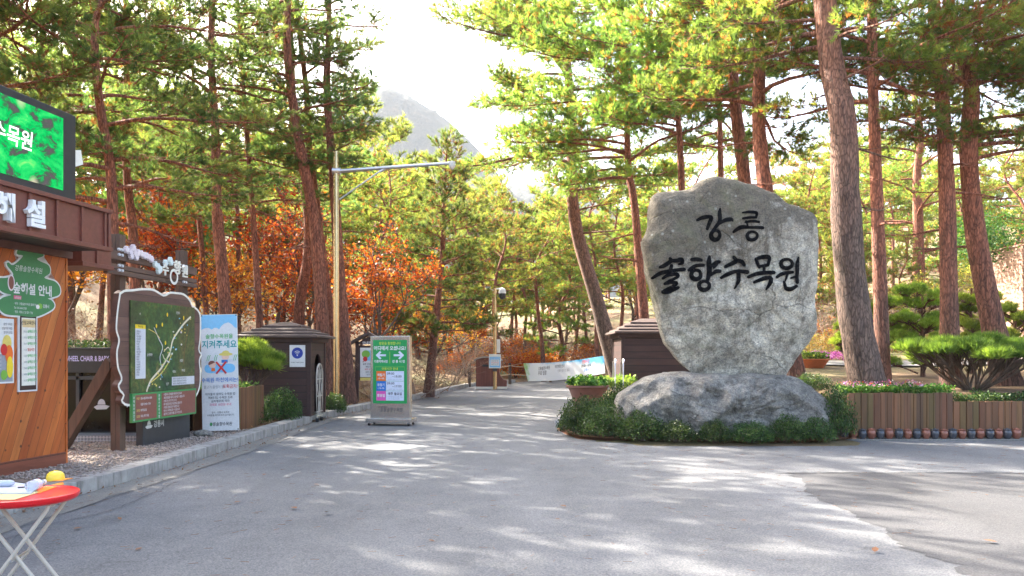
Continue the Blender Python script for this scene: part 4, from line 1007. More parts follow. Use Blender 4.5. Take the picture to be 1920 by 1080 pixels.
def pads(seed, clumps, base, mat, k=16, ln=.10, wd=.009, per=420, up=.9, stemr=.03):
    """pruned conifer: clumps (x,y,z,rx,rz) carried on stems from the foot"""
    rg = np.random.default_rng(seed); br, cr = NP(), NP()
    for cx, cy, cz, rx_, rz_ in clumps:
        c = np.array([cx, cy, cz])
        n = int(per * rx_ * rx_ * 9)
        d = nrm(rg.normal(0, 1, (n, 3))); d[:, 2] = np.where(d[:, 2] < -.25, -d[:, 2], d[:, 2])
        P = c + d * (rg.random((n, 1)) ** .4) * np.array([rx_, rx_, rz_])
        cr.needles(P, nrm(d * .6 + UP * up), np.clip(.45 + rg.normal(0, .2) + d[:, 2] * 0 + rg.normal(0, .18, n), 0, 1), rg, k, ln, wd, .6)
        b0 = np.array([rg.normal(0, .05), rg.normal(0, .05), 0]) if base == 'fan' else np.array([cx * .15, cy * .15, max(.05, cz - rx_ * 1.2)])
        mid = b0 + (c - b0) * .5 + np.array([rg.normal(0, .06), rg.normal(0, .06), -.10 if base == 'fan' else .02])
        pth = smooth_path([b0, mid, c - UP * rz_ * .3], 8)
        br.tube(pth, np.linspace(stemr, stemr * .4, 8), 6)
        e = rg.normal(0, 1, (26, 3)); e[:, 2] = np.abs(e[:, 2]) * .4
        br.sticks(np.repeat(pth[4:6], 13, 0), c + nrm(e) * np.array([rx_, rx_, rz_]) * .8, .009, .004)
    if base != 'fan': br.tube(np.array([[0, 0, 0], [.03, 0, .7], [-.02, .02, 1.4], [0, 0, max(c[2] for c in clumps)]]), np.array([.07, .06, .05, .03]), 7)
    return br, cr
def conifer(name, label, cat, x, y, z, geo, mat, bark='bark_brown'):
    t = thing(name, label, cat, (x, y, z))
    link('trunk', geo[0].mesh('trunk', M[bark], True), t); link('crown', geo[1].mesh('crown', M[mat]), t); return t
rg = random.Random(7)
cl = []
for k in range(20):
    a = k * 2.4; r = 1.25 * math.sqrt((k + .5) / 20)
    cl.append((r * math.cos(a) * 1.1, r * math.sin(a) * .8, 1.02 - .22 * r * r / 1.5 + rg.uniform(-.12, .14), .33, .15))
conifer('topiary_pine', 'flat topped multi stemmed topiary pine behind the plank planter', 'topiary pine', 9.65, 16.6, .76, pads(201, cl, 'fan', None, 13, .19, .016, 190, .8), 'topiary')
cl2 = [(q[0], q[1], q[2] * .95, q[3] * .9, q[4]) for q in cl[:12]]
conifer('topiary_pine', 'flat topped topiary pine cut off at the right side of the lower planter', 'topiary pine', 12.3, 17.6, .88, pads(202, cl2, 'fan', None, 13, .19, .016, 190, .8), 'topiary')
cl3 = [(.1, 0, .95, .38, .2), (.55, .1, .85, .36, .2), (.85, -.1, .62, .34, .18), (-.3, .2, 1.0, .35, .2), (.35, -.3, .7, .3, .18), (.2, .4, 1.05, .35, .2), (.95, .25, .75, .3, .17), (-.1, -.35, .75, .3, .18)]
conifer('topiary_pine', 'small bushy topiary pine between the white banner sign and the wifi booth', 'topiary pine', -5.85, 17.3, .70, pads(203, [(q[0] * .62, q[1] * .7, q[2] * .95, q[3] * .85, q[4] * .9) for q in cl3], 'fan', None, 14, .19, .014, 260, .8), 'topiary')
def cloud(seed, hts, r):
    rg = random.Random(seed); out = []
    for z in hts:
        for q in range(6):
            a = rg.uniform(0, 6.28); out.append((r * math.cos(a) * rg.uniform(.3, 1.15), r * math.sin(a) * rg.uniform(.3, 1.15), z + rg.uniform(-.25, .25), rg.uniform(.16, .27), rg.uniform(.15, .25)))
    return out
for px, d, sd, r, hts, lab in ((1655, 22, 211, .35, (.9, 1.4, 1.9), 'cloud pruned conifer just right of the slim red trunk'), (1730, 21.5, 212, .7, (.6, 1.1, 1.6, 2.1), 'largest cloud pruned conifer left of the straight reddish pine'), (1822, 22.5, 213, .55, (.7, 1.2, 1.7, 2.2), 'cloud pruned conifer between the reddish and the crooked pine'), (1905, 23, 214, .5, (1.1, 1.6), 'thin cloud pruned conifer before the pink timber wall'), (1585, 27, 215, .3, (.6, 1.0), 'small pruned conifer behind the thick grey trunk')):
    x = (px - 960) * d / F
    conifer('cloud_conifer', lab, 'conifer', x, d, gz(x, d) - .03, pads(sd, cloud(sd, hts, r), 'stem', None, 12, .12, .013, 330, .45), 'cloudy', 'bark_red')

def leafmass(name, label, cat, P, size, mat, tint=(.5, .25), kind=None, group=None, seed=1, up=1.0, asp=.7, k=None):
    rg = np.random.default_rng(seed); c = NP()
    c.leaves(P, size, np.clip(rg.normal(tint[0], tint[1], len(P)), 0, 1), rg, up, asp)
    o = link(name, c.mesh(name, M[mat])); return tag(o, label, cat, group, kind)

# ------------------------------------------------------------------ monument
def outline_px(pts, d): return [((p[0] - 960) * d / F, CZ + (HZ - p[1]) * d / F) for p in pts]
stone_px = [(1222, 372), (1217, 392), (1215, 420), (1209, 440), (1202, 451), (1206, 480), (1212, 520), (1225, 570), (1237, 615), (1245, 640), (1265, 670), (1290, 692), (1315, 712), (1345, 710), (1400, 709), (1440, 708), (1472, 704), (1492, 672), (1515, 645),
            (1527, 620), (1526, 595), (1521, 575), (1524, 550), (1527, 520), (1528, 460), (1527, 415), (1520, 402), (1505, 395), (1470, 385), (1445, 367), (1410, 350), (1380, 342), (1335, 334), (1310, 340), (1290, 357), (1255, 362), (1232, 366)]
DS = 15.35
def inflated(name, poly, Tf, Tb, p, mat, seed, amp, nth=200, ns=34, under=0.0, ridged=.0):
    P = np.array(poly); c = P.mean(0) ; c = np.array([(P[:, 0].min() + P[:, 0].max()) / 2, (P[:, 1].min() + P[:, 1].max()) / 2])
    Pc = np.vstack([P, P[:1]]); seg = []
    for a, b in zip(Pc[:-1], Pc[1:]):
        for t in np.linspace(0, 1, 14, endpoint=False): seg.append(a + (b - a) * t)
    seg = np.array(seg) - c; th = np.arctan2(seg[:, 1], seg[:, 0]); r = np.hypot(seg[:, 0], seg[:, 1]); od = np.argsort(th)
    T = np.linspace(-math.pi, math.pi, nth, endpoint=False); R = np.interp(T, th[od], r[od], period=2 * math.pi)
    rings = [(s, -1) for s in np.sin(np.linspace(0.02, math.pi / 2, ns))] + [(s, 1) for s in np.sin(np.linspace(math.pi / 2, .02, ns))[1:]]
    V = []
    zmin = P[:, 1].min(); zh = P[:, 1].max() - zmin
    for s, sg in rings:
        dep = (1 - min(s, .9999) ** p) ** (1 / p)
        for a, rr in zip(T, R):
            x, z = c[0] + s * rr * math.cos(a), c[1] + s * rr * math.sin(a)
            y = sg * (Tf if sg < 0 else Tb) * dep
            hz = (z - zmin) / zh
            if sg < 0 and under: y += under * max(0, (.42 - hz)) ** 1.2 * dep
            q = Vector((x, y, z)) 
            n1 = noise.fractal(q * .8 + Vector((seed, 0, 0)), .75, 2.0, 7)
            n2 = noise.fractal(q * 3.0 + Vector((0, seed, 0)), .6, 2.0, 5)
            n3 = abs(noise.noise(q * 1.3 + Vector((0, 0, seed))))
            cell = noise.voronoi(q * 1.9 + Vector((seed, seed, 0)))[0]
            dsp = amp * (n1 * .8 + n2 * .30 - ridged * n3 + .9 * (cell[0] - .35))
            edge = s ** 3
            V.append((x + math.cos(a) * dsp * edge * .30, y + sg * dsp * (1 - edge * .5), z + math.sin(a) * dsp * edge * .30))
    nr = len(rings); fs = []
    for i in range(nr - 1):
        for k in range(nth):
            fs.append((i * nth + k, i * nth + (k + 1) % nth, (i + 1) * nth + (k + 1) % nth, (i + 1) * nth + k))
    fs.append(tuple(range(nth))[::-1]); fs.append(tuple(range((nr - 1) * nth, nr * nth)))
    return V, [f[::-1] for f in fs]
poly = outline_px(stone_px, DS)
V, fs = inflated('stone', poly, .48, .5, 3.6, M['stone'], 4.2, .10, 260, 48, under=1.5)
mon = thing('monument_stone', 'tall grey standing stone carved with large black Korean letters, set on a boulder', 'monument', (4.15, DS, 0))
mb = MB(); V = [(v[0] - 4.15, v[1], v[2]) for v in V]; mb.add(V, fs, M['stone']); so_ = mb.build('slab', mon, True)
so_.data.set_sharp_from_angle(angle=rad(180))
bvh = BVHTree.FromPolygons([Vector(v) for v in V], [f for f in fs])
STROKES = [  # x, y (photo zoom units), width - one list per brush stroke
 [(505, 388, 22), (555, 366, 36), (622, 362, 32), (614, 405, 34), (592, 466, 26)], [(708, 288, 20), (702, 330, 42), (697, 400, 36), (665, 448, 30), (635, 490, 26)], [(688, 428, 18), (745, 392, 36), (800, 382, 40), (815, 398, 12)],
 'O', (662, 522, 38, 40, 34), [(900, 326, 16), (955, 322, 28), (1016, 330, 28), (1012, 368, 24)], [(1012, 370, 22), (950, 372, 24), (902, 378, 22)], [(920, 412, 18), (970, 404, 26), (1036, 410, 24)], [(925, 400, 14), (935, 440, 16)],
 [(822, 494, 24), (880, 456, 38), (960, 458, 26), (1066, 462, 32)], 'O', (976, 532, 42, 36, 28),
 [(262, 728, 26), (272, 748, 36), (215, 788, 38), (182, 800, 26)], [(268, 744, 30), (320, 746, 36), (362, 738, 40), (372, 766, 30), (342, 778, 20)], [(278, 790, 32), (268, 834, 32)], [(126, 890, 26), (190, 852, 38), (290, 832, 32), (384, 824, 36)],
 [(208, 898, 24), (250, 872, 32), (322, 866, 34), (330, 888, 28), (268, 920, 28)], [(262, 922, 26), (226, 946, 26)], [(226, 946, 24), (300, 938, 30), (318, 952, 30), (222, 1012, 38)], [(212, 1018, 36), (262, 1014, 40), (334, 984, 28)],
 [(452, 738, 30), (500, 738, 38), (534, 746, 26)], [(424, 832, 28), (480, 796, 34), (552, 788, 30)], 'O', (486, 872, 42, 40, 36), [(608, 712, 26), (602, 760, 46), (602, 850, 42), (580, 930, 28)], [(618, 802, 22), (662, 768, 38), (690, 758, 34)], [(672, 780, 26), (640, 814, 18)], [(612, 880, 18), (655, 846, 36), (694, 842, 32)],
 'O', (554, 968, 44, 38, 34), [(818, 716, 26), (838, 752, 42), (785, 782, 34), (745, 802, 30)], [(836, 744, 32), (890, 756, 38), (914, 784, 32)], [(702, 902, 26), (770, 866, 38), (850, 840, 32), (938, 848, 38)], [(862, 852, 36), (862, 920, 36), (828, 992, 14)],
 [(1012, 736, 30), (1040, 802, 34)], [(1012, 736, 28), (1075, 716, 38), (1134, 722, 36), (1122, 784, 32)], [(1036, 800, 28), (1122, 786, 28)], [(1086, 800, 28), (1082, 852, 28)], [(948, 892, 28), (1030, 862, 36), (1170, 852, 36)], [(998, 938, 26), (1080, 906, 38), (1138, 900, 36), (1130, 950, 36), (1098, 1002, 16)],
 'O', (1286, 774, 46, 40, 32), [(1196, 892, 26), (1250, 862, 34), (1332, 850, 26)], [(1290, 866, 24), (1268, 926, 14)], [(1388, 720, 18), (1376, 780, 38), (1374, 860, 38), (1376, 938, 32)], [(1318, 902, 18), (1368, 886, 24)], [(1256, 936, 24), (1268, 985, 34), (1312, 1000, 40), (1368, 972, 26)]]
lv, lf = [], []
def zu(x, y):
    q = outline_px([(1200 + x / 4.697, 330 + y / 4.697)], DS - .45)[0]; return q[0] - 4.15, q[1]
U = (DS - .45) / F / 4.697
def project(x, z, lift):
    h = bvh.ray_cast(Vector((x, -5, z)), Vector((0, 1, 0)))
    return (x, (h[0].y if h[0] else -.4) - lift, z)
i = 0; cnt = 0
while i < len(STROKES):
    st = STROKES[i]
    if st == 'O':
        cx, cy, rx_, ry_, wd_ = STROKES[i + 1]; i += 2
        P = np.array([(cx + rx_ * math.cos(t), cy + ry_ * math.sin(t), wd_ * (1 + .18 * math.sin(t - .6))) for t in np.linspace(-2, 2 * math.pi - 2, 37)])
    else:
        i += 1; P = smooth_path(st, 26) if len(st) > 2 else np.linspace(st[0], st[1], 14)
    T = nrm(np.gradient(P[:, :2], axis=0)); Nn = np.stack([-T[:, 1], T[:, 0]], 1)
    if st != 'O':   # round the ends
        w0, w1 = P[0, 2], P[-1, 2]
        pre = [(P[0, 0] - T[0, 0] * w0 * .5 * q, P[0, 1] - T[0, 1] * w0 * .5 * q, w0 * math.sqrt(max(0.02, 1 - q * q))) for q in (1, .8, .5)]
        post = [(P[-1, 0] + T[-1, 0] * w1 * .5 * q, P[-1, 1] + T[-1, 1] * w1 * .5 * q, w1 * math.sqrt(max(0.02, 1 - q * q))) for q in (.5, .8, 1)]
        P = np.vstack([pre, P, post]); T = np.vstack([T[:1]] * 3 + [T] + [T[-1:]] * 3); Nn = np.stack([-T[:, 1], T[:, 0]], 1)
    b = len(lv); lift = .008 + cnt * .0005; cnt += 1
    for p, nn in zip(P, Nn):
        for q in (-.5, -.17, .17, .5):
            x, z = zu(p[0] + nn[0] * p[2] * q, p[1] + nn[1] * p[2] * q); lv.append(project(x, z, lift))
    for k in range(len(P) - 1):
        for q in range(3): lf.append((b + k * 4 + q, b + k * 4 + q + 1, b + k * 4 + q + 5, b + k * 4 + q + 4))
mb = MB(); mb.add(lv, lf, M['ink']); mb.build('lettering', mon)
# boulder under it
rock_px = [(1150, 752), (1160, 738), (1178, 726), (1207, 708), (1250, 699), (1300, 698), (1360, 700), (1440, 700), (1490, 706), (1520, 720), (1545, 745), (1560, 765), (1566, 800), (1560, 840), (1400, 850), (1200, 850), (1150, 800)]
V, fs = inflated('rock', outline_px(rock_px, 15.2), 1.0, .95, 2.6, M['rock'], 9.1, .24, 240, 44, 0, 1.3)
mb = MB(); mb.add([(v[0] - 3.95, v[1], v[2]) for v in V], fs, M['rock']); o = mb.build('base_boulder', None, True, loc=(3.95, 15.25, 0)); o.data.set_sharp_from_angle(angle=rad(180))
tag(o, 'broad low blue grey boulder carrying the standing stone', 'boulder')
# small round stones at the tip of the bed
for px, py, r, lab in ((1053, 793, .13, 'palest round stone at the very tip of the planting bed'), (1068, 787, .16, 'dark round stone leaning behind the pale one at the bed tip'), (1072, 803, .09, 'small stone at the road edge under the boxwood'), (1090, 801, .12, 'stone half hidden under the left boxwood')):
    d = 16.6; p = at(px, py, d)
    rg2 = np.random.default_rng(px)
    bm = bmesh.new(); bmesh.ops.create_icosphere(bm, subdivisions=3, radius=r)
    for v in bm.verts: v.co = Vector((v.co.x * 1.15, v.co.y, v.co.z * .85)) * (1 + .16 * noise.noise(v.co * 6 + Vector((px, 0, 0))))
    me = bpy.data.meshes.new('round_stone'); bm.to_mesh(me); bm.free(); me.shade_smooth(); me.materials.append(M['pebble'])
    o = link('round_stone', me); o.location = (p.x, d, max(p.z, r * .6)); tag(o, lab, 'stone')

# ------------------------------------------------------------------ plane helper for slanted signs
class Pl:
    """vertical plane through (x,y) running along direction t; local x along it, local y into it"""
    def __init__(s, x, y, ang): s.o = Vector((x, y)); s.a = ang; s.t = Vector((math.cos(ang), math.sin(ang))); s.n = Vector((-s.t.y, s.t.x))
    def uz(s, px, py):
        r = Vector(((px - 960) / F, 1.0)); k = s.o.dot(s.n) / r.dot(s.n); p = r * k
        return ((p - s.o).dot(s.t), CZ + (HZ - py) * k / F)
    def thing(s, name, label, cat, z=0): return thing(name, label, cat, (s.o.x, s.o.y, z), s.a)

# ------------------------------------------------------------------ information booth (left)
WA = math.atan2(1, .16)
bw = Pl(-5.89, 10.5, WA)                     # wall plane, u=0 at its far corner, u<0 toward the camera
bo = bw.thing('information_booth', 'information booth with slanted orange boards and a brown steel canopy', 'booth')
mb = MB(); mb.box(-6.5, 0, 0, 2.2, .32, 2.95, M['panelwood']); mb.build('board_wall', bo)
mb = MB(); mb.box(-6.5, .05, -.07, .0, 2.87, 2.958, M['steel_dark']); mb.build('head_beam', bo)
mb = MB(); mb.box(-6.5, .002, -.012, 2.2, .05, .32, M['plinthwood']); mb.build('plinth', bo, bevel=.004)
mb = MB(); mb.box(-.002, .03, -.012, .10, .05, 2.949, M['panelwood']); mb.build('corner_board', bo)
# canopy: fascia plane 0.6 m in front
mb = MB()
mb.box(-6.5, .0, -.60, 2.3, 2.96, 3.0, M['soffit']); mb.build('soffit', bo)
mb = MB()
F0, F1 = -6.5, .0
mb.box(F0, F1, -.62, -.58, 3.0, 3.44, M['steel'])
mb.box(F1 - .04, F1, -.58, 2.3, 3.0, 3.44, M['steel'])
mb.box(F0, F1 + .03, -.67, -.56, 2.945, 3.0, M['steel']); mb.box(F0, F1 + .03, -.67, -.56, 3.44, 3.49, M['steel'])
mb.box(F0, F1 + .03, -.56, 2.3, 3.44, 3.48, M['steel'])
for u in np.arange(-6.1, .1, .43): mb.box(u - .018, u + .018, -.65, -.62, 3.0, 3.44, M['steel'])
mb.box(F1 - .03, F1 + .02, -.655, -.60, 3.0, 3.44, M['steel'])
mb.build('canopy_fascia', bo, bevel=.004)
mb = MB()
fp = Pl(*(Vector((bw.o.x, bw.o.y)) - bw.n * .62), WA)
u1, z1 = fp.uz(60, 396); u0, z0 = fp.uz(4, 384)
for ch, u in (('설', u1), ('해', u0 - .02), ('숲', 2 * u0 - u1)): mb.text(ch, u, 3.085, .33, -.66, M['letter_white'], .03, 0, .03, sx=1.0)
mb.build('lettering', bo)
# lower beam of the far side canopy
mb = MB(); mb.box(.25, .86, -.05, 1.9, 2.86, 3.40, M['steel']); mb.box(.23, .88, -.08, 1.9, 2.80, 2.86, M['steel']); mb.box(.52, .55, -.075, -.05, 2.86, 3.40, M['steel'])
mb.build('rear_beam', bo, bevel=.004)
# led display standing on the canopy
lu, lz0 = fp.uz(118, 362); lz1 = fp.uz(118, 222)[1]
le = fp.thing('led_display', 'large led screen with a green picture and white letters above the canopy', 'screen')
mb = MB(); mb.box(lu - 3.6, lu + .22, .0, .30, 3.492, lz1 + .09, M['black']); mb.build('housing', le, bevel=.006)
mb = MB(); mb.rect(lu - 3.5, lu, lz0 + .03, lz1, -.004, M['led']); mb.build('screen', le)
mb = MB()
ua, za = fp.uz(64, 262)
mb.text('솔향수목원', ua - .03, za - .13, .24, -.009, M['led_white'], .016, .12, align='R', sx=.9); mb.build('lettering', le)
mb = MB(); mb.box(lu + .22, lu + .34, .10, .13, 4.06, 4.09, M['dark_grey']); mb.prism([(lu + .24, 3.92), (lu + .38, 3.98), (lu + .34, 4.15), (lu + .22, 4.12)], .02, .14, M['cream']); mb.build('floodlight', le)

# ------------------------------------------------------------------ tree shaped sign on the wall
ts = bw.thing('tree_shaped_sign', 'green tree shaped sign with white outline and a timetable trunk, on the orange boards', 'sign')
tp = [(46, 440), (28, 474), (40, 480), (22, 497), (12, 492), (10, 497), (22, 515), (8, 521), (-6, 522), (-14, 532), (2, 548), (18, 553), (2, 558), (-8, 570), (5, 588), (34, 592), (64, 594), (92, 582), (99, 572), (92, 562), (86, 560), (107, 553), (109, 540), (100, 528), (80, 521), (90, 512), (88, 498), (72, 490), (66, 485), (78, 480), (74, 472)]
def spl(pts, n=5):
    P = smooth_path([(x, y, 0) for x, y in pts] + [(pts[0][0], pts[0][1], 0)], len(pts) * n); return [(p[0], p[1]) for p in P[:-1]]
def grow_poly(poly, dlt):
    P = np.array(poly); n = len(P); T = np.roll(P, -1, 0) - np.roll(P, 1, 0); Nn = np.stack([T[:, 1], -T[:, 0]], 1); Nn /= np.maximum(np.linalg.norm(Nn, axis=1, keepdims=True), 1e-9)
    a = sum(P[i][0] * P[(i + 1) % n][1] - P[(i + 1) % n][0] * P[i][1] for i in range(n))
    return [tuple(p) for p in P + Nn * dlt * (1 if a > 0 else -1)]
tuz = [bw.uz(*p) for p in spl(tp)]
mb = MB(); mb.prism(grow_poly(tuz, .022), -.022, 0, M['white']); mb.prism(tuz, -.026, -.0221, M['g_tree']); mb.build('board', ts)
(a0, b0), (a1, b1) = bw.uz(33, 735), bw.uz(66, 592)
mb = MB(); mb.box(a0 - .01, a1 + .012, -.02, 0, b0, b1 - .01, M['white']); mb.box(a0 + .012, a1 - .01, -.024, -.0201, b0 + .02, b1, M['boothtrim'])
mb.box(a0 + .035, a1 - .03, -.028, -.0241, b0 + .075, b1 - .035, M['cream']); mb.box(a0 + .045, a1 - .04, -.031, -.0281, b1 - .15, b1 - .05, M['tan']); mb.build('timetable', ts)
mb = MB(); um = (a0 + a1) / 2
mb.text('산림교육안내', um, b1 - .115, .055, -.034, M['ink_dk'], .01, sx=.8)
for k in range(9):
    z = b1 - .215 - k * .075; m = M['t_red'] if k == 3 else M['t_green']
    mb.text(('09:30', '10:00', '10:30', '11:00', '13:00', '14:00', '15:00', '16:00', '16:30')[k], um - .03, z, .035, -.031, M['t_grey'], .0, align='R', sx=.7)
    mb.text('점심시간' if k == 3 else '숲해설 운영', um - .02, z, .042, -.031, m, .012, align='L', sx=.75)
c0, q0 = bw.uz(50, 505)
mb.text('강릉솔향수목원', c0, q0 - .03, .078, -.03, M['t_white'], .0, .15, sx=.9)
c1, q1 = bw.uz(56, 545)
mb.text('숲해설 안내', c1 + .02, q1 - .04, .145, -.03, M['t_white'], .03, sx=.92)
c2, q2 = bw.uz(29, 558); mb.rect(c2 - .06, c2 + .06, q2 - .02, q2 + .025, -.029, M['t_pink']); mb.text('신청방법', c2, q2 - .015, .035, -.032, M['t_white'], .005, sx=.8)
c3, q3 = bw.uz(22, 570)
for k, s_ in enumerate(('· 예약 : 강릉솔향수목원 홈페이지', '  Tel. 033-660-2320', '· 현장 : 매표소 앞 접수 가능')): mb.text(s_, c3, q3 - .005 - k * .05, .036, -.03, M['t_white'], .004, align='L', sx=.75)
c4, q4 = bw.uz(78, 574); mb.disc(c4 - .06, q4 - .005, .04, .035, -.029, M['leafg']); mb.disc(c4 - .10, q4 - .015, .03, .028, -.0292, M['t_white']); mb.text('강릉시', c4 + .04, q4 - .02, .05, -.031, M['t_white'], .015, sx=.8)
c5, q5 = bw.uz(17, 530); mb.disc(c5, q5, .055, .10, -.029, M['rose']); mb.disc(c5, q5, .04, .08, -.031, M['rules'])
mb.build('lettering', ts)
po = bw.thing('wall_poster', 'leaflet poster with orange and yellow pictures, on the orange boards left of the tree sign', 'poster')
(a0, b0), (a1, b1) = bw.uz(-60, 722), bw.uz(25, 598)
mb = MB(); mb.box(a0, a1, -.008, 0, b0, b1, M['t_white']); mb.build('sheet', po)
mb = MB(); zz = (b1 - b0)
mb.rect(a1 - .5, a1 - .02, b0 + .02, b0 + zz * .45, -.010, M['t_grey']); mb.disc(a1 - .11, b0 + zz * .62, .07, .10, -.012, M['straw']); mb.disc(a1 - .08, b0 + zz * .45, .06, .11, -.014, M['orange']); mb.disc(a1 - .16, b0 + zz * .52, .05, .07, -.0155, M['t_red']); mb.disc(a1 - .07, b0 + zz * .25, .05, .13, -.016, M['yel']); mb.disc(a1 - .16, b0 + zz * .13, .05, .06, -.0165, M['leafg'])
mb.build('picture', po)
mb = MB()
for k in range(3): mb.text(('솔향 수목원', '산림치유 체험', '참가자 모집')[k], a1 - .03, b1 - .08 - k * .05, .035, -.011, M['ink_dk'], .0, align='R', sx=.8)
for k in range(4): mb.text('체험 프로그램 운영', a1 - .20, b0 + zz * .38 - k * .045, .03, -.0125, M['t_white'], .0, align='R', sx=.7)
mb.build('lettering', po)

# ------------------------------------------------------------------ rental kiosk
KD = 13.6
ki = thing('rental_kiosk', 'black rental kiosk for wheelchairs with dark glazing, behind the map board', 'kiosk', ((200 - 960) * KD / F, KD, .15))
def kxz(px, py, d=KD): return ((px - 200) * d / F, CZ + (HZ - py) * d / F - .15)
x0, z1 = kxz(95, 655); x1, zl = kxz(300, 690); _, zg = kxz(200, 822); _, zb = kxz(200, 838)
mb = MB(); mb.box(x0 - .8, x1, 0, 1.6, zl - .08, z1, M['black']); mb.box(x0 - .8, x1 + .03, -.03, 1.65, z1, z1 + .03, M['dark_grey']); mb.build('sign_band', ki, bevel=.004)
mb = MB(); mb.box(x0 - .8, x1, .10, 1.6, .0, zl - .08, M['glass_dark']); mb.build('glazing', ki)
mb = MB()
for u in (x0 - .75, kxz(143, 0)[0], x1 - .04): mb.box(u - .03, u + .03, .04, .10, .02, zl - .08, M['dark_grey'])
mb.box(x0 - .75, x1, .04, .10, zl - .2, zl - .14, M['dark_grey']); mb.box(x0 - .75, x1, .04, .10, .02, zg + .10, M['dark_grey']); mb.build('frame', ki, bevel=.003)
mb = MB(); ux, uz_ = kxz(163, 677); mb.text('WHEEL CHAIR & BABY', ux - .0, uz_, .125, -.004, M['t_lav'], .02, sx=.60)
ux, uz_ = kxz(185, 757)
hat = lambda mb, x, z, s, y, m: (mb.face([(x - .5 * s, z - .22 * s), (x - .25 * s, z - .1 * s), (x + .25 * s, z - .1 * s), (x + .5 * s, z - .17 * s), (x + .3 * s, z - .36 * s), (x - .3 * s, z - .38 * s)], y, m), mb.face([(x + .24 * s * math.cos(t), z - .07 * s + .34 * s * math.sin(t)) for t in np.linspace(0, math.pi, 12)], y, m))
hat(mb, ux, uz_, .28, .095, M['lgrey']); mb.text('강릉시', ux + .19, uz_ - .08, .13, .095, M['lgrey'], .02, align='L'); mb.build('lettering', ki)
mb = MB(); mb.prism([(x0 - .2, -.02), (x1 + .0, -.02), (x1 + .0, .11), (x0 - .2, .11)], -.42, .03, M['checker']); mb.build('ramp_plate', ki)
P = np.stack([rgn.uniform(x0 - .2, x1, 1600), rgn.uniform(.1, 1.2, 1600), rgn.uniform(0, .13, 1600) ** 1], 1) + np.array([ki.location.x, KD, .15 + z1 + .03])
leafmass('roof_greenery', 'low green plants growing along the top of the black kiosk', 'plants', P, .05, 'box', (.6, .2), 'stuff')
# low dark plinth with hat emblem
lp = Pl(-5.72, 13.2, rad(82))
lo = lp.thing('low_sign_plinth', 'low dark box with a white hat emblem standing in the gravel under the map board', 'sign plinth')
(a0, _), (a1, _) = lp.uz(268, 800), lp.uz(356, 800)
mb = MB(); mb.box(a0, a1, 0, .12, .12, .62, M['dark_grey']); mb.build('box', lo, bevel=.006)
mb = MB(); u, z = lp.uz(279, 797); hat(mb, u, z + .02, .2, -.004, M['t_white']); mb.text('강릉시', u + .13, z - .04, .12, -.004, M['t_white'], .015, align='L', sx=.9); mb.build('lettering', lo)

# ------------------------------------------------------------------ map board
mp_ = Pl(-5.78, 11.7, math.atan2(1.8, .18))
mo = mp_.thing('map_board', 'large wooden map board with a wavy white edge on two posts', 'map board')
uL = mp_.uz(222, 700)[0]; uR = mp_.uz(341, 700)[0]
pp_ = Pl(*(Vector((mp_.o.x, mp_.o.y)) + mp_.n * .17), mp_.a)
uL = pp_.uz(222, 700)[0]; uR = pp_.uz(341, 700)[0]
for u, zt in ((uL, pp_.uz(222, 440)[1]), (uR, pp_.uz(341, 470)[1])):
    mb = MB(); mb.box(u - .075, u + .075, .10, .168, .1, zt, M['postwood']); mb.box(u - .075, u + .075, .172, .25, .1, zt, M['postwood']); mb.build('post', mo, bevel=.006)
mb = MB(); mb.bar((uL - .02, .26, 1.50), (uL + .1, 1.22, .06), .13, .17, M['postwood']); mb.build('brace', mo, bevel=.005)
for k, (pa, pb) in enumerate((((192, 468), (372, 506)), ((192, 476), (372, 513)), ((205, 497), (372, 527)), ((205, 507), (372, 536)))):
    (ua, za), (ub, zb_) = mp_.uz(*pa), mp_.uz(*pb)
    zc = (za + zb_) / 2
    mb = MB(); mb.box(ua, ub, .025, .095, zc - .035, zc + .035, M['beamwood']); mb.build('crossbeam', mo, bevel=.004)
mb = MB()
for px, py in ((228, 468), (228, 478), (228, 498), (228, 507), (348, 499), (348, 506), (348, 529)):
    u, z = mp_.uz(px, py)
    for q in (-.04, .04): mb = MB(); mb.tube([(u + q, .03, z), (u + q, .0, z)], .022, M['lgrey'], 8); mb.build('bolt', mo)
wp = [(218, 550), (227, 544), (243, 543), (259, 541), (280, 542), (292, 548), (302, 553), (312, 548), (321, 548), (339, 551), (351, 563), (355, 573), (363, 578), (370, 590), (371, 615), (370, 640), (368, 656), (373, 665), (369, 676), (371, 700), (369, 727), (361, 745), (350, 752), (300, 760), (237, 761), (225, 757), (221, 751), (225, 741), (218, 733), (215, 722), (221, 710), (214, 689), (212, 660), (216, 638), (211, 618), (213, 585)]
wuz = [mp_.uz(*p) for p in spl(wp, 4)]
mb = MB(); mb.prism(wuz, -.05, .045, M['slab']); mb.build('backboard', mo)
mb = MB(); n = len(wuz); gi = grow_poly(wuz, -.028); go = grow_poly(wuz, .006)
mb.add([(x, -.055, z) for x, z in go] + [(x, -.055, z) for x, z in gi] + [(x, -.0505, z) for x, z in go] + [(x, -.0505, z) for x, z in gi],
       [f for i in range(n) for f in ((i, (i + 1) % n, (i + 1) % n + n, i + n), (i, i + 2 * n, (i + 1) % n + 2 * n, (i + 1) % n), (i + n, (i + 1) % n + n, (i + 1) % n + 3 * n, i + 3 * n))], M['cream']); mb.build('white_edge', mo)
(a0, zb_), (a1, zt) = mp_.uz(236, 742), mp_.uz(357, 577)
zb_ = mp_.uz(236, 737)[1]
M['map'] = mapmat(a0, a1); mb = MB(); mb.box(a0, a1, -.075, -.056, zb_, zt, M['map']); mb.build('map_panel', mo)
mb = MB(); y = -.078; W, H = a1 - a0, zt - zb_
def mpt(x, yv): return (a0 + W * x, zb_ + H * yv)
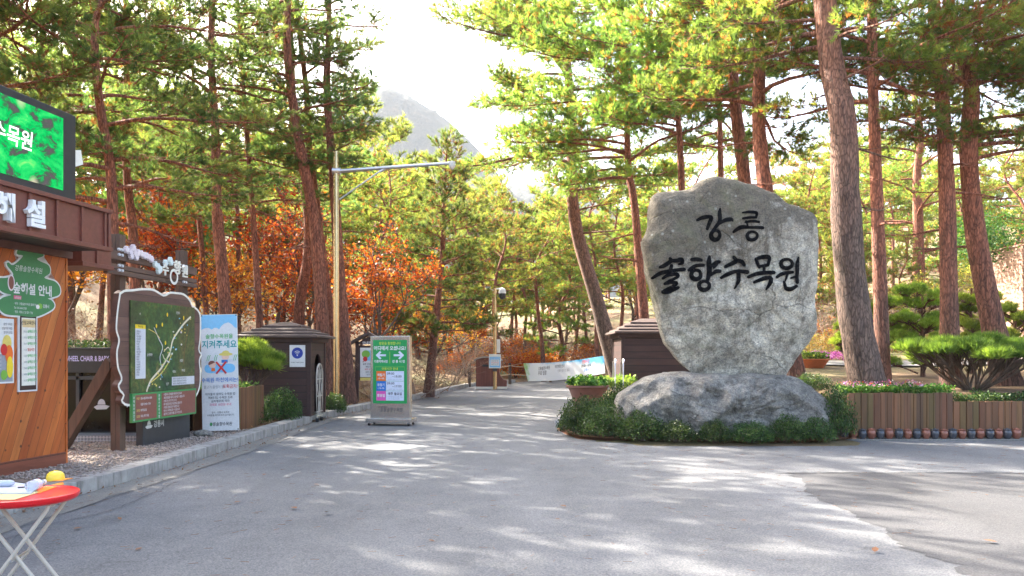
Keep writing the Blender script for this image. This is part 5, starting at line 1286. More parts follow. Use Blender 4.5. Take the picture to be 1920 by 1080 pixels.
def ribbon(mb, pts, w_, y, m, n=30):
    P = smooth_path([(p[0], p[1], 0) for p in pts], n); T = nrm(np.gradient(P, axis=0)); Nn = np.stack([-T[:, 1], T[:, 0]], 1) * w_ / 2
    vs = [(p[0] + q[0], y, p[1] + q[1]) for p, q in zip(P, Nn)] + [(p[0] - q[0], y, p[1] - q[1]) for p, q in zip(P, Nn)]
    mb.add(vs, [(i, i + n, i + n + 1, i + 1) for i in range(n - 1)], m)
ribbon(mb, [mpt(*p) for p in ((.22, .0), (.28, .12), (.42, .24), (.5, .33), (.58, .45), (.62, .58), (.7, .68), (.82, .8), (.93, .88))], .035, y, M['cream2'])
ribbon(mb, [mpt(*p) for p in ((.28, .10), (.44, .2), (.55, .32), (.60, .42))], .02, y - .001, M['straw'])
ribbon(mb, [mpt(*p) for p in ((.45, .25), (.42, .38), (.46, .5), (.4, .6), (.33, .72))], .018, y, M['lgrey']); ribbon(mb, [mpt(*p) for p in ((.48, .45), (.55, .5), (.58, .42), (.5, .36), (.46, .42))], .016, y, M['cream2'])
ribbon(mb, [mpt(*p) for p in ((.42, .6), (.35, .66), (.25, .7))], .012, y, M['straw']); ribbon(mb, [mpt(*p) for p in ((.9, .75), (.84, .55), (.8, .3))], .01, y, M['rules'])
rr = random.Random(3)
for k in range(46):
    t = rr.random(); x, z = mpt(.30 + .55 * t + rr.gauss(0, .05), .05 + .78 * t ** 1.1 + rr.gauss(0, .03)); mb.disc(x, z, rr.uniform(.010, .026), rr.uniform(.010, .02), y - .003 - k * .00004, M[rr.choice(['straw', 't_white', 'straw', 'leafg', 'rose', 'water'])], 8)
for x, z in ((.36, .74), (.45, .76), (.80, .86), (.53, .88), (.50, .55)): q = mpt(x, z); mb.disc(q[0], q[1], .022, .035, y - .006, M['yel'], 8)
mb.build('map_drawing', mo)
mb = MB()
q0, q1 = mpt(.06, .15), mpt(.205, .70); mb.rect(q0[0], q1[0], q0[1], q1[1] - .002, -.079, M['lgrey']); mb.rect(q0[0], q1[0], q1[1] - .002, q1[1] + .06, -.079, M['yel']); mb.build('facility_list', mo); mb = MB()
q0, q1 = mpt(.60, .05), mpt(.985, .15); mb.rect(q0[0], q1[0], q0[1], q1[1], -.086, M['lgrey'])
mb.build('contact_panel', mo)
mb = MB()
for k, s_ in enumerate(('관찰의 숲', '암석원', '약용식물원', '난대식물원', '원추리원', '창포원', '수국원', '비비추원', '염료식물원', '사계정원', '철쭉원', '매화원', '전시온실', '하늘정원', '솔숲광장', '숲속쉼터', '화장실', '주차장')): 
    q = mpt(.075, .66 - k * .028); mb.text(s_, q[0], q[1], .034, -.082, M['ink_dk'], 0, align='L', sx=.8)
q = mpt(.13, .705); mb.text('주요시설', q[0], q[1] + .012, .04, -.082, M['ink_dk'], .005)
for k in range(3): q = mpt(.615, .12 - k * .03); mb.text('관람문의 강릉솔향수목원 관리사무소', q[0], q[1], .034, -.089, M['ink_dk'], 0, align='L', sx=.85)
for x, z, s_ in ((.12, .85, '✢'), (.70, .90, '전망대'), (.26, .40, '숲생태관'), (.76, .33, '관찰원'), (.64, .2, '매표소'), (.79, .21, '주차장'), (.53, .06, '입구')): q = mpt(x, z); mb.text(s_, q[0], q[1], .05, -.087, M['t_white'], .005, sx=.8)
# rules panel
(r0, rz0), (r1, _) = mp_.uz(237, 793), mp_.uz(358, 776); rz1 = mp_.uz(237, 738)[1]
ru = MB(); ru.box(r0, r1, -.095, -.05, rz0, rz1, M['rulesg']); ru.rect(r0 + .075, r0 + W * .345, rz0 + .03, rz1 - .03, -.098, M['rules']); ru.rect(r0 + W * .42, r1 - .03, rz0 + .03, rz1 - .03, -.098, M['rules']); ru.build('rules_panel', mo)
for k, ch in enumerate('수목원이용안내'): mb.text(ch, r0 + .037, rz1 - .085 - k * .055, .05, -.099, M['t_white'], .012)
for k, ch in enumerate('관람시유의사항'): mb.text(ch, r0 + W * .382, rz1 - .085 - k * .055, .05, -.099, M['t_white'], .012)
for k, (s1_, s2_) in enumerate((('하절기', '3월~10월 09:00~18:00'), ('', '동절기 09:00~17:00'), ('휴원일', '매주 월요일'), ('입장료', '무료 (주차 무료)'))):
    if s1_: mb.text(s1_, r0 + .10, rz1 - .10 - k * .09, .045, -.101, M['straw'], .008, align='L', sx=.8)
    mb.text(s2_, r0 + .21, rz1 - .10 - k * .09, .045, -.101, M['t_white'], .01, align='L', sx=.75)
for k, s_ in enumerate(('· 식물이나 열매를 채취하지 맙시다', '· 애완동물을 데리고 들어갈 수 없습니다', '· 쓰레기는 되가져 갑시다', '· 화기물질 반입과 흡연을 금합니다', '· 지정된 탐방로만 이용합시다', '· 취사나 야영을 할 수 없습니다', '· 음주와 고성방가를 삼가 주십시오')): mb.text(s_, r0 + W * .44, rz1 - .075 - k * .052, .045, -.101, M['t_white'], .004, align='L', sx=.92)
mb.build('lettering', mo)
# flower-shaped letters on the beams
fl = MB()
def blob(px, py, r, m, dy=0.0):
    u, z = mp_.uz(px, py); n = 10
    pts = [(u + r * (1 + .22 * (-1) ** k) * math.cos(k * math.pi / n), z + r * (1 + .22 * (-1) ** k) * math.sin(k * math.pi / n)) for k in range(2 * n)]
    fl.prism(pts, -.03 - dy, .015 - dy, M[m])
for k, (px, py) in enumerate(((236, 468), (243, 473), (247, 466), (251, 475), (254, 482), (257, 474), (263, 476), (268, 479), (273, 480), (278, 483), (282, 486), (244, 480), (248, 465))): blob(px, py, .046, 'rose', k * .0006)
for k, (px, py) in enumerate(((290, 496), (295, 500), (299, 505), (296, 508), (309, 493), (318, 488), (319, 492))): blob(px, py, .046, 'mint', k * .0006)
u, z = mp_.uz(288, 498); fl.text('수', mp_.uz(306, 512)[0], mp_.uz(306, 514)[1], .22, -.035, M['cream'], .02, 0, .012); fl.text('향', mp_.uz(329, 512)[0], mp_.uz(329, 512)[1], .24, -.035, M['cream'], .02, 0, .012); fl.text('원', mp_.uz(343, 518)[0], mp_.uz(343, 518)[1], .22, -.035, M['cream'], .02, 0, .012)
cx, cz = mp_.uz(321, 519)
pts = [(cx + .11 * math.cos(t), cz + .11 * math.sin(t)) for t in np.linspace(0, 2 * math.pi, 24)]
ribbon(fl, pts, .045, -.05, M['cream'], 40)
fl.build('flower_letters', mo)

# ------------------------------------------------------------------ standing banner
bp = Pl(-5.78, 14.7, rad(6))
bn = bp.thing('standing_banner', 'white standing banner with a blue sky top and children in water, by the kerb', 'banner', 0)
c = [bp.uz(*p) for p in ((380, 812), (449, 808), (440, 590), (376, 593))]
BW = c[1][0] - c[0][0]; BH = c[2][1] - c[1][1]
bn.location.z = c[1][1]; bn.location.x += c[0][0]; bn.rotation_euler = (rad(-2.5), rad(-1.6), bp.a)
mb = MB(); mb.box(0, BW, -.004, .004, 0, BH, M['white']); mb.build('print_sheet', bn)
mb = MB(); y = -.006
sky = [(.01, BH - .01), (BW - .01, BH - .01), (BW - .01, BH * .88)] + [(BW * x, BH * z) for x, z in ((.92, .885), (.86, .91), (.76, .93), (.64, .92), (.55, .895), (.5, .87), (.44, .885), (.36, .885), (.3, .87), (.22, .885), (.12, .885), (.02, .87))]
mb.face(sky, y, M['sky_b'])
mb.face([(BW * (.5 + .42 * math.cos(t)), BH * (.535 + .045 * math.sin(t) + .01 * math.sin(3 * t))) for t in np.linspace(0, 6.1, 24)], y, M['water'])
ribbon(mb, [(BW * .12, BH * .60), (BW * .2, BH * .575), (BW * .3, BH * .59), (BW * .42, BH * .60)], .05, y - .001, M['lgrey']); ribbon(mb, [(BW * .6, BH * .615), (BW * .75, BH * .6), (BW * .93, BH * .605)], .05, y - .001, M['lgrey'])
for bx_ in (.15, .2, .35, .4, .88, .93): ribbon(mb, [(BW * bx_, BH * .60), (BW * (bx_ + .02), BH * .63), (BW * (bx_ + .05), BH * .65)], .01, y - .002, M['t_green'], 6)
mb.disc(BW * .30, BH * .565, .062, .058, y - .003, M['skin']); mb.face([(BW * (.29 + .10 * math.cos(t)), BH * (.575 + .027 * math.sin(t))) for t in np.linspace(.5, 3.6, 12)], y - .0035, M['rules']); mb.rect(BW * .27, BW * .37, BH * .512, BH * .538, y - .003, M['orange'])
mb.disc(BW * .66, BH * .632, .066, .055, y - .003, M['skin']); mb.disc(BW * .67, BH * .655, .125, .03, y - .0035, M['straw']); mb.face([(BW * .67 + .075 * math.cos(t), BH * .655 + .07 * math.sin(t)) for t in np.linspace(0, 3.14, 12)], y - .004, M['straw']); mb.rect(BW * .55, BW * .72, BH * .582, BH * .607, y - .003, M['t_blue'])
for s_ in (1, -1): ribbon(mb, [(BW * .54 - .09, BH * .54 + s_ * .11), (BW * .54, BH * .54), (BW * .54 + .09, BH * .54 - s_ * .11)], .035, y - .006 - .001 * s_, M['t_red'], 8)
mb.build('picture', bn)
mb = MB()
for s_, z, sz, m, b_, sx in (('솔향수목원을', .795, .095, 't_green', .012, .95), ('지켜주세요', .715, .16, 't_teal', .016, .86), ('수목원·하천에서는!', .42, .095, 't_blue', .012, .88), ('아이들이 알려도 수목원 법', .305, .055, 'ink_dk', .004, .9), ('제8조의2 수목원 조례', .275, .055, 'ink_dk', .004, .9), ('금지행위에 따라', .245, .055, 'ink_dk', .004, .9), ('과태료 10만원 부과', .215, .055, 't_pink', .004, .9), ('문의 : 강릉시 녹지과', .15, .042, 'ink_dk', .002, .9), ('수목원을 지켜주셔서 감사합니다', .127, .04, 'ink_dk', .002, .9), ('강릉솔향수목원', .045, .075, 'ink_dk', .008, .85)):
    mb.text(s_, BW * .5, BH * z, sz, -.008, M[m], b_, .1 if m == 'ink_dk' and sz > .07 else 0, sx=sx)
mb.text('물고기·올챙이 등', BW * .06, BH * .365, .065, -.008, M['t_grey'], .004, align='L', sx=.8); mb.text('포획금지!', BW * .97, BH * .365, .08, -.008, M['t_red'], .008, align='R', sx=.85)
mb.disc(BW * .24, BH * .058, .025, .03, -.008, M['t_green'], 8)
mb.build('lettering', bn)
mb = MB()
for x, z in ((.02, .02), (BW - .02, .02), (.02, BH - .02), (BW - .02, BH - .02)): mb.disc(x, z, .012, .012, -.009, M['ink_dk'], 10)
mb.build('eyelets', bn)
mb = MB(); mb.box(-.06, BW + .06, .0, .30, -.17, -.10, M['rubber']); mb.tube([(.05, .12, -.1), (.3, .03, .9), (BW / 2, .02, 1.4)], .012, M['dark_grey']); mb.tube([(BW - .05, .12, -.1), (BW / 2, .02, 1.4)], .012, M['dark_grey']); mb.build('base_stand', bn, bevel=.02)
bm = bmesh.new(); bmesh.ops.create_icosphere(bm, subdivisions=3, radius=.14)
for v in bm.verts: v.co = Vector((v.co.x * 1.25, v.co.y, v.co.z * .5)) * (1 + .1 * noise.noise(v.co * 8))
me = bpy.data.meshes.new('flat_stone'); bm.to_mesh(me); bm.free(); me.shade_smooth(); me.materials.append(M['rock'])
o = link('flat_stone', me); o.location = at(381, 818, 14.1); o.location.z = .2; tag(o, 'flat dark stone lying in front of the standing banner', 'stone')

# ------------------------------------------------------------------ plank planter on the left
pl = thing('plank_planter', 'upright board planter behind the standing banner, left of the boxwoods', 'planter', (-5.27, 15.0, .12), 0)
mb = MB(); rr = random.Random(9)
for k in range(10): mb.box(-1.18 + k * .118 + .003, -1.18 + k * .118 + .115, 0, .035, 0, .84 + rr.uniform(-.008, .008), M['planter'])
mb.build('end_boards', pl, bevel=.004)
mb = MB()
for k in range(16): mb.box(.040 + k * .118, .152 + k * .118, 0, .035, 0, .84 + rr.uniform(-.008, .008), M['planter'])
o = mb.build('side_boards', pl, bevel=.004); o.rotation_euler = (0, 0, rad(90))
mb = MB(); mb.box(-1.15, -.04, .05, 1.9, .0, .78, M['bed']); mb.build('soil', pl)
P = np.stack([rgn.uniform(-6.4, -5.32, 1500), rgn.uniform(15.1, 16.85, 1500), .89 + rgn.uniform(0, .14, 1500)], 1)
leafmass('planter_plants', 'low yellow green plants filling the plank planter beside the banner', 'plants', P, .06, 'green', (.55, .25), 'stuff')

# ------------------------------------------------------------------ booths
def booth(label, loc, wx, wy, arch):
    b = thing('ticket_booth', label, 'booth', loc)
    h = 1.84
    mb = MB(); mb.box(0, wx, 0, wy, 0, .10, M['concrete']); mb.build('footing', b)
    mb = MB()
    t = .05
    mb.box(.02, wx - .02, .02, .02 + t, .10, h, M['booth']); mb.box(.02, .02 + t, .02 + t, wy - .02, .10, h, M['booth']); mb.box(.02 + t, wx - .02, wy - .02 - t, wy - .02, .10, h, M['booth'])
    a0, a1 = wy * .30, wy * .72; am, ar = (a0 + a1) / 2, (a1 - a0) / 2
    prof = [(.02 + t, .10), (a0, .10), (a0, 1.25)] + [(am - ar * math.cos(q), 1.25 + ar * math.sin(q)) for q in np.linspace(0.2, math.pi - .2, 10)] + [(a1, 1.25), (a1, .10), (wy - .02 - t, .10), (wy - .02 - t, h), (.02 + t, h)]
    n = len(prof)
    vs = [(wx - .02, y, z) for y, z in prof] + [(wx - .02 - t, y, z) for y, z in prof]
    mb.add(vs, [tuple(range(n)), tuple(range(2 * n - 1, n - 1, -1))] + [(i, i + n, (i + 1) % n + n, (i + 1) % n) for i in range(n)], M['booth'])
    mb.build('wall', b)
    mb = MB()
    for x in (0, wx - .09):
        for y in (0, wy - .09): mb.box(x - .004, x + .094, y - .004, y + .094, .10, h - .001, M['boothtrim'])
    mb.build('corner_posts', b, bevel=.004)
    mb = MB(); mb.box(-.06, wx + .06, -.06, wy + .06, h, h + .10, M['boothtrim']); mb.build('eave_board', b, bevel=.004)
    mb = MB(); cx, cy = wx / 2, wy / 2; z = h + .10
    for k, (o_, i_, dz) in enumerate(((.20, .02, .05), (.08, -.18, .06), (-.10, -.38, .07), (-.30, -.66, .10))):
        def ring(e, zz): return [(-e, -e, zz), (wx + e, -e, zz), (wx + e, wy + e, zz), (-e, wy + e, zz)]
        lo_, hi_ = min(wx, wy) / 2 - .05, 0
        e0 = max(o_, -lo_); e1 = max(i_, -lo_)
        vs = ring(e0, z) + ring(e0, z + .045) + ring(e1, z + .045 + dz)
        mb.add(vs, [(3, 2, 1, 0), (8, 9, 10, 11)] + [f for r in (0, 4) for f in [(r + q, r + (q + 1) % 4, r + 4 + (q + 1) % 4, r + 4 + q) for q in range(4)]], M['roofwood'])
        z += dz + .02
    mb.build('roof', b)
    mb = MB(); mb.box(.08, wx - .08, .08, wy - .08, .101, .12, M['black']); mb.build('floor_panel', b)
    return b
BX, BY = -6.2, 18.5
b1 = booth('dark timber booth with a stepped roof, wifi sign and arched opening', (BX, BY, .06), 1.52, 1.5, True)
b2 = booth('dark timber booth half hidden behind the left side of the monument', (3.02, 22.0, .0), 2.1, 2.0, True); b2.scale = (1, 1, 1.13)
ws = thing('wifi_sign', 'white sign with a blue wifi symbol on the booth wall', 'sign', (BX, BY, 0))
def bxz(px, py, d=BY): return ((px - 960) * d / F - BX, CZ + (HZ - py) * d / F)
(a0, z0), (a1, z1) = bxz(543, 688), bxz(572, 647)
mb = MB(); mb.box(a0, a1, .0, .016, z0, z1, M['white']); mb.build('plate', ws)
mb = MB(); cx, cz = bxz(557.5, 662); mb.disc(cx, cz, .13, .13, -.002, M['wifi'], 28)
for r in (.085, .055, .026): ribbon(mb, [(cx + r * math.cos(t), cz - .05 + r * 1.15 * math.sin(t)) for t in np.linspace(rad(45), rad(135), 8)], .013, -.004, M['t_white'], 12)
mb.disc(cx, cz - .055, .014, .014, -.004, M['t_white'], 12); mb.build('symbol', ws)
mb = MB(); mb.text('PUBLIC WIFI ZONE', cx, cz - .23, .034, -.002, M['ink_dk'], .006); mb.build('lettering', ws)
# folding gate in the arched opening
gt = thing('folding_gate', 'cream metal arched folding gate standing before the booth opening', 'gate', (-4.60, 18.75, 0))
mb = MB(); gw = .56
def gpt(y, z): return (0, y, z)
mb.tube([gpt(0, .1)] + [gpt(gw / 2 - gw / 2 * math.cos(t), 1.08 + .3 * math.sin(t)) for t in np.linspace(0, math.pi, 11)] + [gpt(gw, .1)], .022, M['offwhite']); mb.tube([gpt(0, .14), gpt(gw, .14)], .018, M['offwhite']); mb.build('frame', gt, True)
mb = MB()
for z in (.25, .62, 1.02): mb.tube([gpt(.01, z), gpt(gw - .01, z)], .014, M['offwhite'], 6)
for a, b_ in (((.1, .15), (.42, 1.25)), ((.45, .15), (.14, 1.25)), ((.2, .15), (.5, .9)), ((.36, .15), (.06, .9)), ((.28, .62), (.28, 1.36))): mb.tube([gpt(*a), gpt(*b_)], .012, M['offwhite'], 6)
mb.build('lattice', gt, True)
for y in (.06, gw - .06): mb = MB(); mb.tube([(-.03, y, .05), (.03, y, .05)], .05, M['rubber'], 14); mb.tube([(0, y, .05), (0, y, .14)], .012, M['silver']); mb.build('caster', gt, True)

# ------------------------------------------------------------------ camera poles
PD = 22.0; px_ = (630.5 - 960) * PD / F
cp = thing('camera_pole', 'tall steel pole with a long side arm and a small camera, by the wifi booth', 'camera pole', (px_, PD, gz(px_, PD)))
zt = at(630, 284, PD).z - cp.location.z; za = at(630, 321, PD).z - cp.location.z
mb = MB(); mb.tube([(0, 0, 0), (0, 0, zt * .5), (0, 0, zt)], [.088, .082, .074], M['galv'], 18); mb.build('pole', cp, True)
mb = MB(); mb.tube([(.06, 0, za), (1.3, 0, za + .09), (3.12, 0, za + .22)], [.06, .052, .042], M['silver'], 12); mb.tube([(-.1, 0, za), (.12, 0, za)], .10, M['silver'], 14); mb.build('arm', cp, True)
mb = MB(); mb.tube([(.09, 0, za - .78), (1.28, 0, za + .05)], .022, M['silver'], 8); mb.tube([(1.2, 0, za - .02), (1.36, 0, za + .08)], .04, M['silver'], 8); mb.build('brace', cp, True)
mb = MB(); mb.lathe([(.03, .10), (.09, .08), (.10, 0), (.085, -.06), (.05, -.12), (.01, -.14)], (3.2, 0, za + .18), M['white'], 16); mb.tube([(3.1, 0, za + .22), (3.22, 0, za + .24)], .045, M['silver'], 10); mb.build('camera', cp, True)
P2 = 36.4; px2 = (928 - 960) * P2 / F
c2 = thing('camera_pole', 'shorter steel pole with a dome camera and a notice box, beside the brown bin', 'camera pole', (px2, P2, 0))
zt = at(928, 540, P2).z
mb = MB(); mb.tube([(0, 0, 0), (0, 0, zt)], [.09, .075], M['galv'], 16); mb.build('pole', c2, True)
mb = MB(); mb.tube([(0, 0, zt - .05), (.3, 0, zt - .02)], .03, M['white'], 8); mb.lathe([(.02, .16), (.14, .10), (.17, -.06), (.16, -.10)], (.34, 0, zt - .15), M['white'], 18); mb.lathe([(.155, 0), (.16, -.12), (.12, -.24), (.03, -.28)], (.34, 0, zt - .25), M['black'], 18); mb.build('dome_camera', c2, True)
mb = MB(); mb.tube([(-.05, 0, zt - .12), (-.35, -.05, zt + .02)], .02, M['white'], 6); mb.box(-.42, -.2, -.1, .08, zt - .02, zt + .06, M['t_grey']); mb.build('antenna', c2)
mb = MB(); mb.box(-.27, .27, -.2, -.09, .98, 1.62, M['cream']); mb.box(-.1, .1, -.14, -.04, .84, .98, M['dark_grey']); mb.build('notice_box', c2, bevel=.01)
mb = MB(); mb.rect(-.24, .24, 1.02, 1.50, -.203, M['water']); mb.rect(-.20, .20, 1.10, 1.38, -.205, M['t_white'])
mb.text('CCTV 설치 안내', 0, 1.42, .065, -.206, M['t_white'], .01)
for k in range(3): mb.text('강릉솔향수목원 방범용', 0, 1.30 - k * .075, .045, -.207, M['t_red'] if k == 1 else M['ink_dk'], 0, sx=.8)
mb.build('lettering', c2)
mb = MB(); mb.box(.06, .24, -.02, .0, 1.68, 2.30, M['cream']); mb.build('back_plate', c2)
# brown ticket bin beside it
bd = 37.2
bi = thing('ticket_bin', 'red brown wooden bin with a rounded pale lid and a slot', 'bin', ((918 - 960) * bd / F, bd, .02))
hw = .62
pr = [(-hw, .1), (hw * .72, .1), (hw * .72, 1.30)] + [(-.06 + .58 * math.cos(t), 1.30 + .14 * math.sin(t)) for t in np.linspace(.2, math.pi - .1, 10)] + [(-hw, 1.30)]
mb = MB(); mb.prism(pr, -.4, .45, M['binwood']); mb.prism([(hw * .72, .1), (hw * 1.3, .1), (hw * 1.3, .38), (hw * 1.0, .45), (hw * .8, .62), (hw * .722, .9)], -.38, .43, M['binwood']); mb.build('body', bi, bevel=.01)
mb = MB(); mb.box(-hw - .02, hw * 1.32, -.42, .47, 0, .10, M['cream']); mb.build('base', bi)
mb = MB(); ou = [(-.06 + .66 * math.cos(t), 1.30 + .20 * math.sin(t)) for t in np.linspace(.0, math.pi, 14)]; inn = [(-.06 + .60 * math.cos(t), 1.29 + .15 * math.sin(t)) for t in np.linspace(math.pi, 0, 14)]
mb.prism(ou + inn, -.46, .5, M['concrete']); mb.build('lid', bi)
mb = MB(); mb.box(-.32, .12, -.41, -.40, 1.02, 1.12, M['black']); mb.build('slot', bi)

# ------------------------------------------------------------------ roofed notice board
nd = 25.0; nx = (690 - 960) * nd / F
no = thing('notice_board', 'small roofed notice board with a poster, half hidden by the green sign', 'notice board', (nx, nd, gz(nx, nd)))
z0_ = no.location.z
zz = lambda py: CZ + (HZ - py) * nd / F - z0_
for x in (-.34, .40): mb = MB(); mb.box(x - .05, x + .05, -.05, .05, 0, zz(640), M['boothtrim']); mb.build('post', no, bevel=.004)
mb = MB(); mb.box(-.29, .35, -.03, .03, zz(713), zz(648), M['boothtrim']); mb.build('board', no)
mb = MB(); mb.prism([(-.56, zz(642)), (.03, zz(622)), (.62, zz(642)), (.62, zz(646)), (.03, zz(628)), (-.56, zz(646))], -.22, .22, M['roofwood']); mb.prism([(-.36, zz(645)), (.03, zz(631)), (.42, zz(645))], -.1, .1, M['boothtrim']); mb.build('roof', no)
mb = MB(); mb.rect(-.24, .33, zz(707), zz(652), -.034, M['t_white']); mb.rect(-.12, .25, zz(676), zz(657), -.036, M['sky_b']); mb.disc(-.06, zz(664), .13, .12, -.038, M['leafg']); mb.disc(-.08, zz(673), .07, .08, -.04, M['t_red']); mb.rect(-.24, .33, zz(713), zz(708), -.037, M['straw']); mb.build('poster', no)
mb = MB(); mb.text('안내판', -.02, zz(645), .10, -.104, M['t_white'], .02)
for k, s_ in enumerate(('솔향 수목원 숲길', '체험 안내', '매주 화요일', '오전 10시', '누구나')): mb.text(s_, .04, zz(684 + k * 5), .065, -.042, M['ink_dk'] if k != 2 else M['t_red'], .01, sx=.85)
mb.build('lettering', no)

# ------------------------------------------------------------------ green opening-hours sign
sgd = 18.05
sg = thing('hours_sign', 'green opening hours sign in a stainless frame on wheels, standing in the road', 'sign', ((733.5 - 960) * sgd / F, sgd, 0), rad(-9))
SW, z_b, z_t = .46, .17, 2.02
mb = MB(); mb.box(-SW, SW, -.09, .09, z_b, z_t, M['stainless']); mb.build('cabinet', sg, bevel=.008)
mb = MB(); mb.box(-.53, .53, -.24, .26, .075, z_b - .002, M['stainless']); mb.build('base', sg, bevel=.01)
for x in (-.46, .46):
    for y_ in (-.18, .20):
        mb = MB(); mb.tube([(x - .018, y_, .04), (x + .018, y_, .04)], .038, M['rubber'], 14); mb.box(x - .028, x + .028, y_ - .03, y_ + .03, .055, .078, M['silver']); mb.build('caster', sg, True)
gw, g0, g1 = .395, .50, 1.93
mb = MB(); mb.box(-gw, gw, -.098, -.091, g0, g1, M['g_sign']); mb.build('panel', sg)
mb = MB(); H = g1 - g0; Zs = lambda f: g0 + H * f; Y = -.101
mb.rect(-.008, .008, Zs(.63), Zs(.815), Y, M['g_line'])
for s_ in (-1, 1):
    cx = s_ * .205; zc = Zs(.76)
    mb.rect(cx - .115, cx + .115, zc - .022, zc + .022, Y, M['paleblue'])
    mb.face([(cx + s_ * .125, zc), (cx + s_ * .03, zc + .095), (cx - s_ * .01, zc + .07), (cx + s_ * .06, zc), (cx - s_ * .01, zc - .07), (cx + s_ * .03, zc - .095)], Y - .001, M['paleblue'])
for x0_, x1_, za_, zb2 in ((-.34, .34, Zs(.575), Zs(.58)), (-.34, -.335, Zs(.51), Zs(.575)), (.335, .34, Zs(.51), Zs(.575))): mb.rect(x0_, x1_, za_, zb2, Y, M['g_line'])
rows = ((.355, .51, 'orange'), (.20, .35, 'blue'), (.045, .195, 'pink'))
for za_, zb2, m in rows: mb.rect(-.315, -.095, Zs(za_), Zs(zb2), Y, M[m]); mb.rect(-.09, .33, Zs(za_), Zs(zb2), Y, M['paleblue'])
mb.build('graphics', sg)
mb = MB(); Y = -.104
def tx(s_, x, f, sz, m, b_=.02, sx=1.0, align='C'): mb.text(s_, x, Zs(f), sz, Y, M[m], b_, align=align, sx=sx)
tx('방문을 환영합니다', 0, .93, .072, 't_yel', .006, .92); tx('어디에서 오셨나요?', .0, .845, .105, 't_white', .03, .90); tx('다른지역시민', -.205, .645, .07, 't_white', .03, .82); tx('강 릉 시 민', .205, .645, .07, 't_white', .03, .95)
tx('이용시간 안내', 0, .53, .066, 't_yel', .012, 1.0)
tx('하절기', -.205, .43, .07, 't_white', .03, .9); tx('(3월~10월)', -.205, .385, .042, 't_white', .014, .8); tx('동절기', -.205, .275, .07, 't_white', .02, .9); tx('(11월~2월)', -.205, .23, .042, 't_white', .014, .8); tx('휴원일', -.205, .105, .075, 't_white', .03, .9)
tx('09:00', .02, .455, .072, 'ink_dk', .006, 1.1); tx('~18:00', .165, .41, .072, 'ink_dk', .006, 1.1); tx('09:00', .02, .30, .072, 'ink_dk', .006, 1.1); tx('~17:00', .165, .255, .072, 'ink_dk', .006, 1.1); tx('매주 월요일', .12, .135, .072, 'ink_dk', .018, .95)
tx('※ 입장은 마감 1시간 전까지', .12, .37, .03, 't_grey', .0, .95); tx('※ 입장은 마감 1시간 전까지', .12, .215, .03, 't_grey', .0, .95); tx('※ 월요일이 공휴일인 경우 다음날', .12, .095, .03, 't_grey', 0, .85); tx('1월 1일, 설날, 추석 휴원', .1, .065, .03, 't_grey', 0, .9)
mb.text('강릉솔향수목원', .03, .32, .105, -.0915, M['ink_dk'], .004, .2, sx=.78); mb.text('자연과 함께하는', -.17, .405, .045, -.0915, M['ink_dk'], 0, .1, sx=.8)
mb.build('lettering', sg)

# ------------------------------------------------------------------ rope fence and hanging banner
rf = thing('rope_fence', 'low rope fence on dark posts along the far end of the road', 'rope fence', (0, 42, 0))
posts = [(880, 39.5, .0), (956, 43, 0), (1032, 46, 0), (1108, 48.5, .1)]
pp = []
for px, d, z in posts:
    x = (px - 960) * d / F; pp.append((x, d - 42, z)); mb = MB(); mb.tube([(x, d - 42, z - .1), (x, d - 42, z + 1.12)], .085, M['bark_brown'], 10); mb.tube([(x, d - 42, z + 1.12), (x, d - 42, z + 1.16)], [.085, .05], M['bark_brown'], 10); mb.build('post', rf, True)
for a, b_ in zip(pp[:-1], pp[1:]):
    for hz in (1.0, .55):
        mb = MB(); mb.tube([(a[0] + (b_[0] - a[0]) * t, a[1] + (b_[1] - a[1]) * t - .09, a[2] + (b_[2] - a[2]) * t + hz - .35 * t * (1 - t)) for t in np.linspace(0, 1, 10)], .022, M['rope'], 6); mb.build('rope', rf, True)
hb = thing('hanging_banner', 'long white and blue banner hung at the road end between fence and leaning pine', 'banner', (0, 38, 0))
tl, tr, br_, bl = at(981, 681, 42), at(1132, 667, 35), at(1134, 700, 35), at(990, 715, 42)
V = []; nx_, nz_ = 40, 8
for i in range(nx_ + 1):
    for j in range(nz_ + 1):
        u, v = i / nx_, j / nz_
        p = bl.lerp(br_, u).lerp(tl.lerp(tr, u), v); p.y += .10 * math.sin(u * 17) * (1 - .4 * v) + .05 * math.sin(u * 41 + v * 3); p.z -= .10 * math.sin(u * math.pi)
        V.append((p.x, p.y - 38, p.z))
mb = MB(); mb.add(V, [(i * (nz_ + 1) + j, (i + 1) * (nz_ + 1) + j, (i + 1) * (nz_ + 1) + j + 1, i * (nz_ + 1) + j + 1) for i in range(nx_) for j in range(nz_)], M['banner']); cloth = mb.build('cloth', hb, True)
bb = BVHTree.FromPolygons([Vector(v) for v in V], [tuple(p.vertices) for p in cloth.data.polygons])
mb = MB()
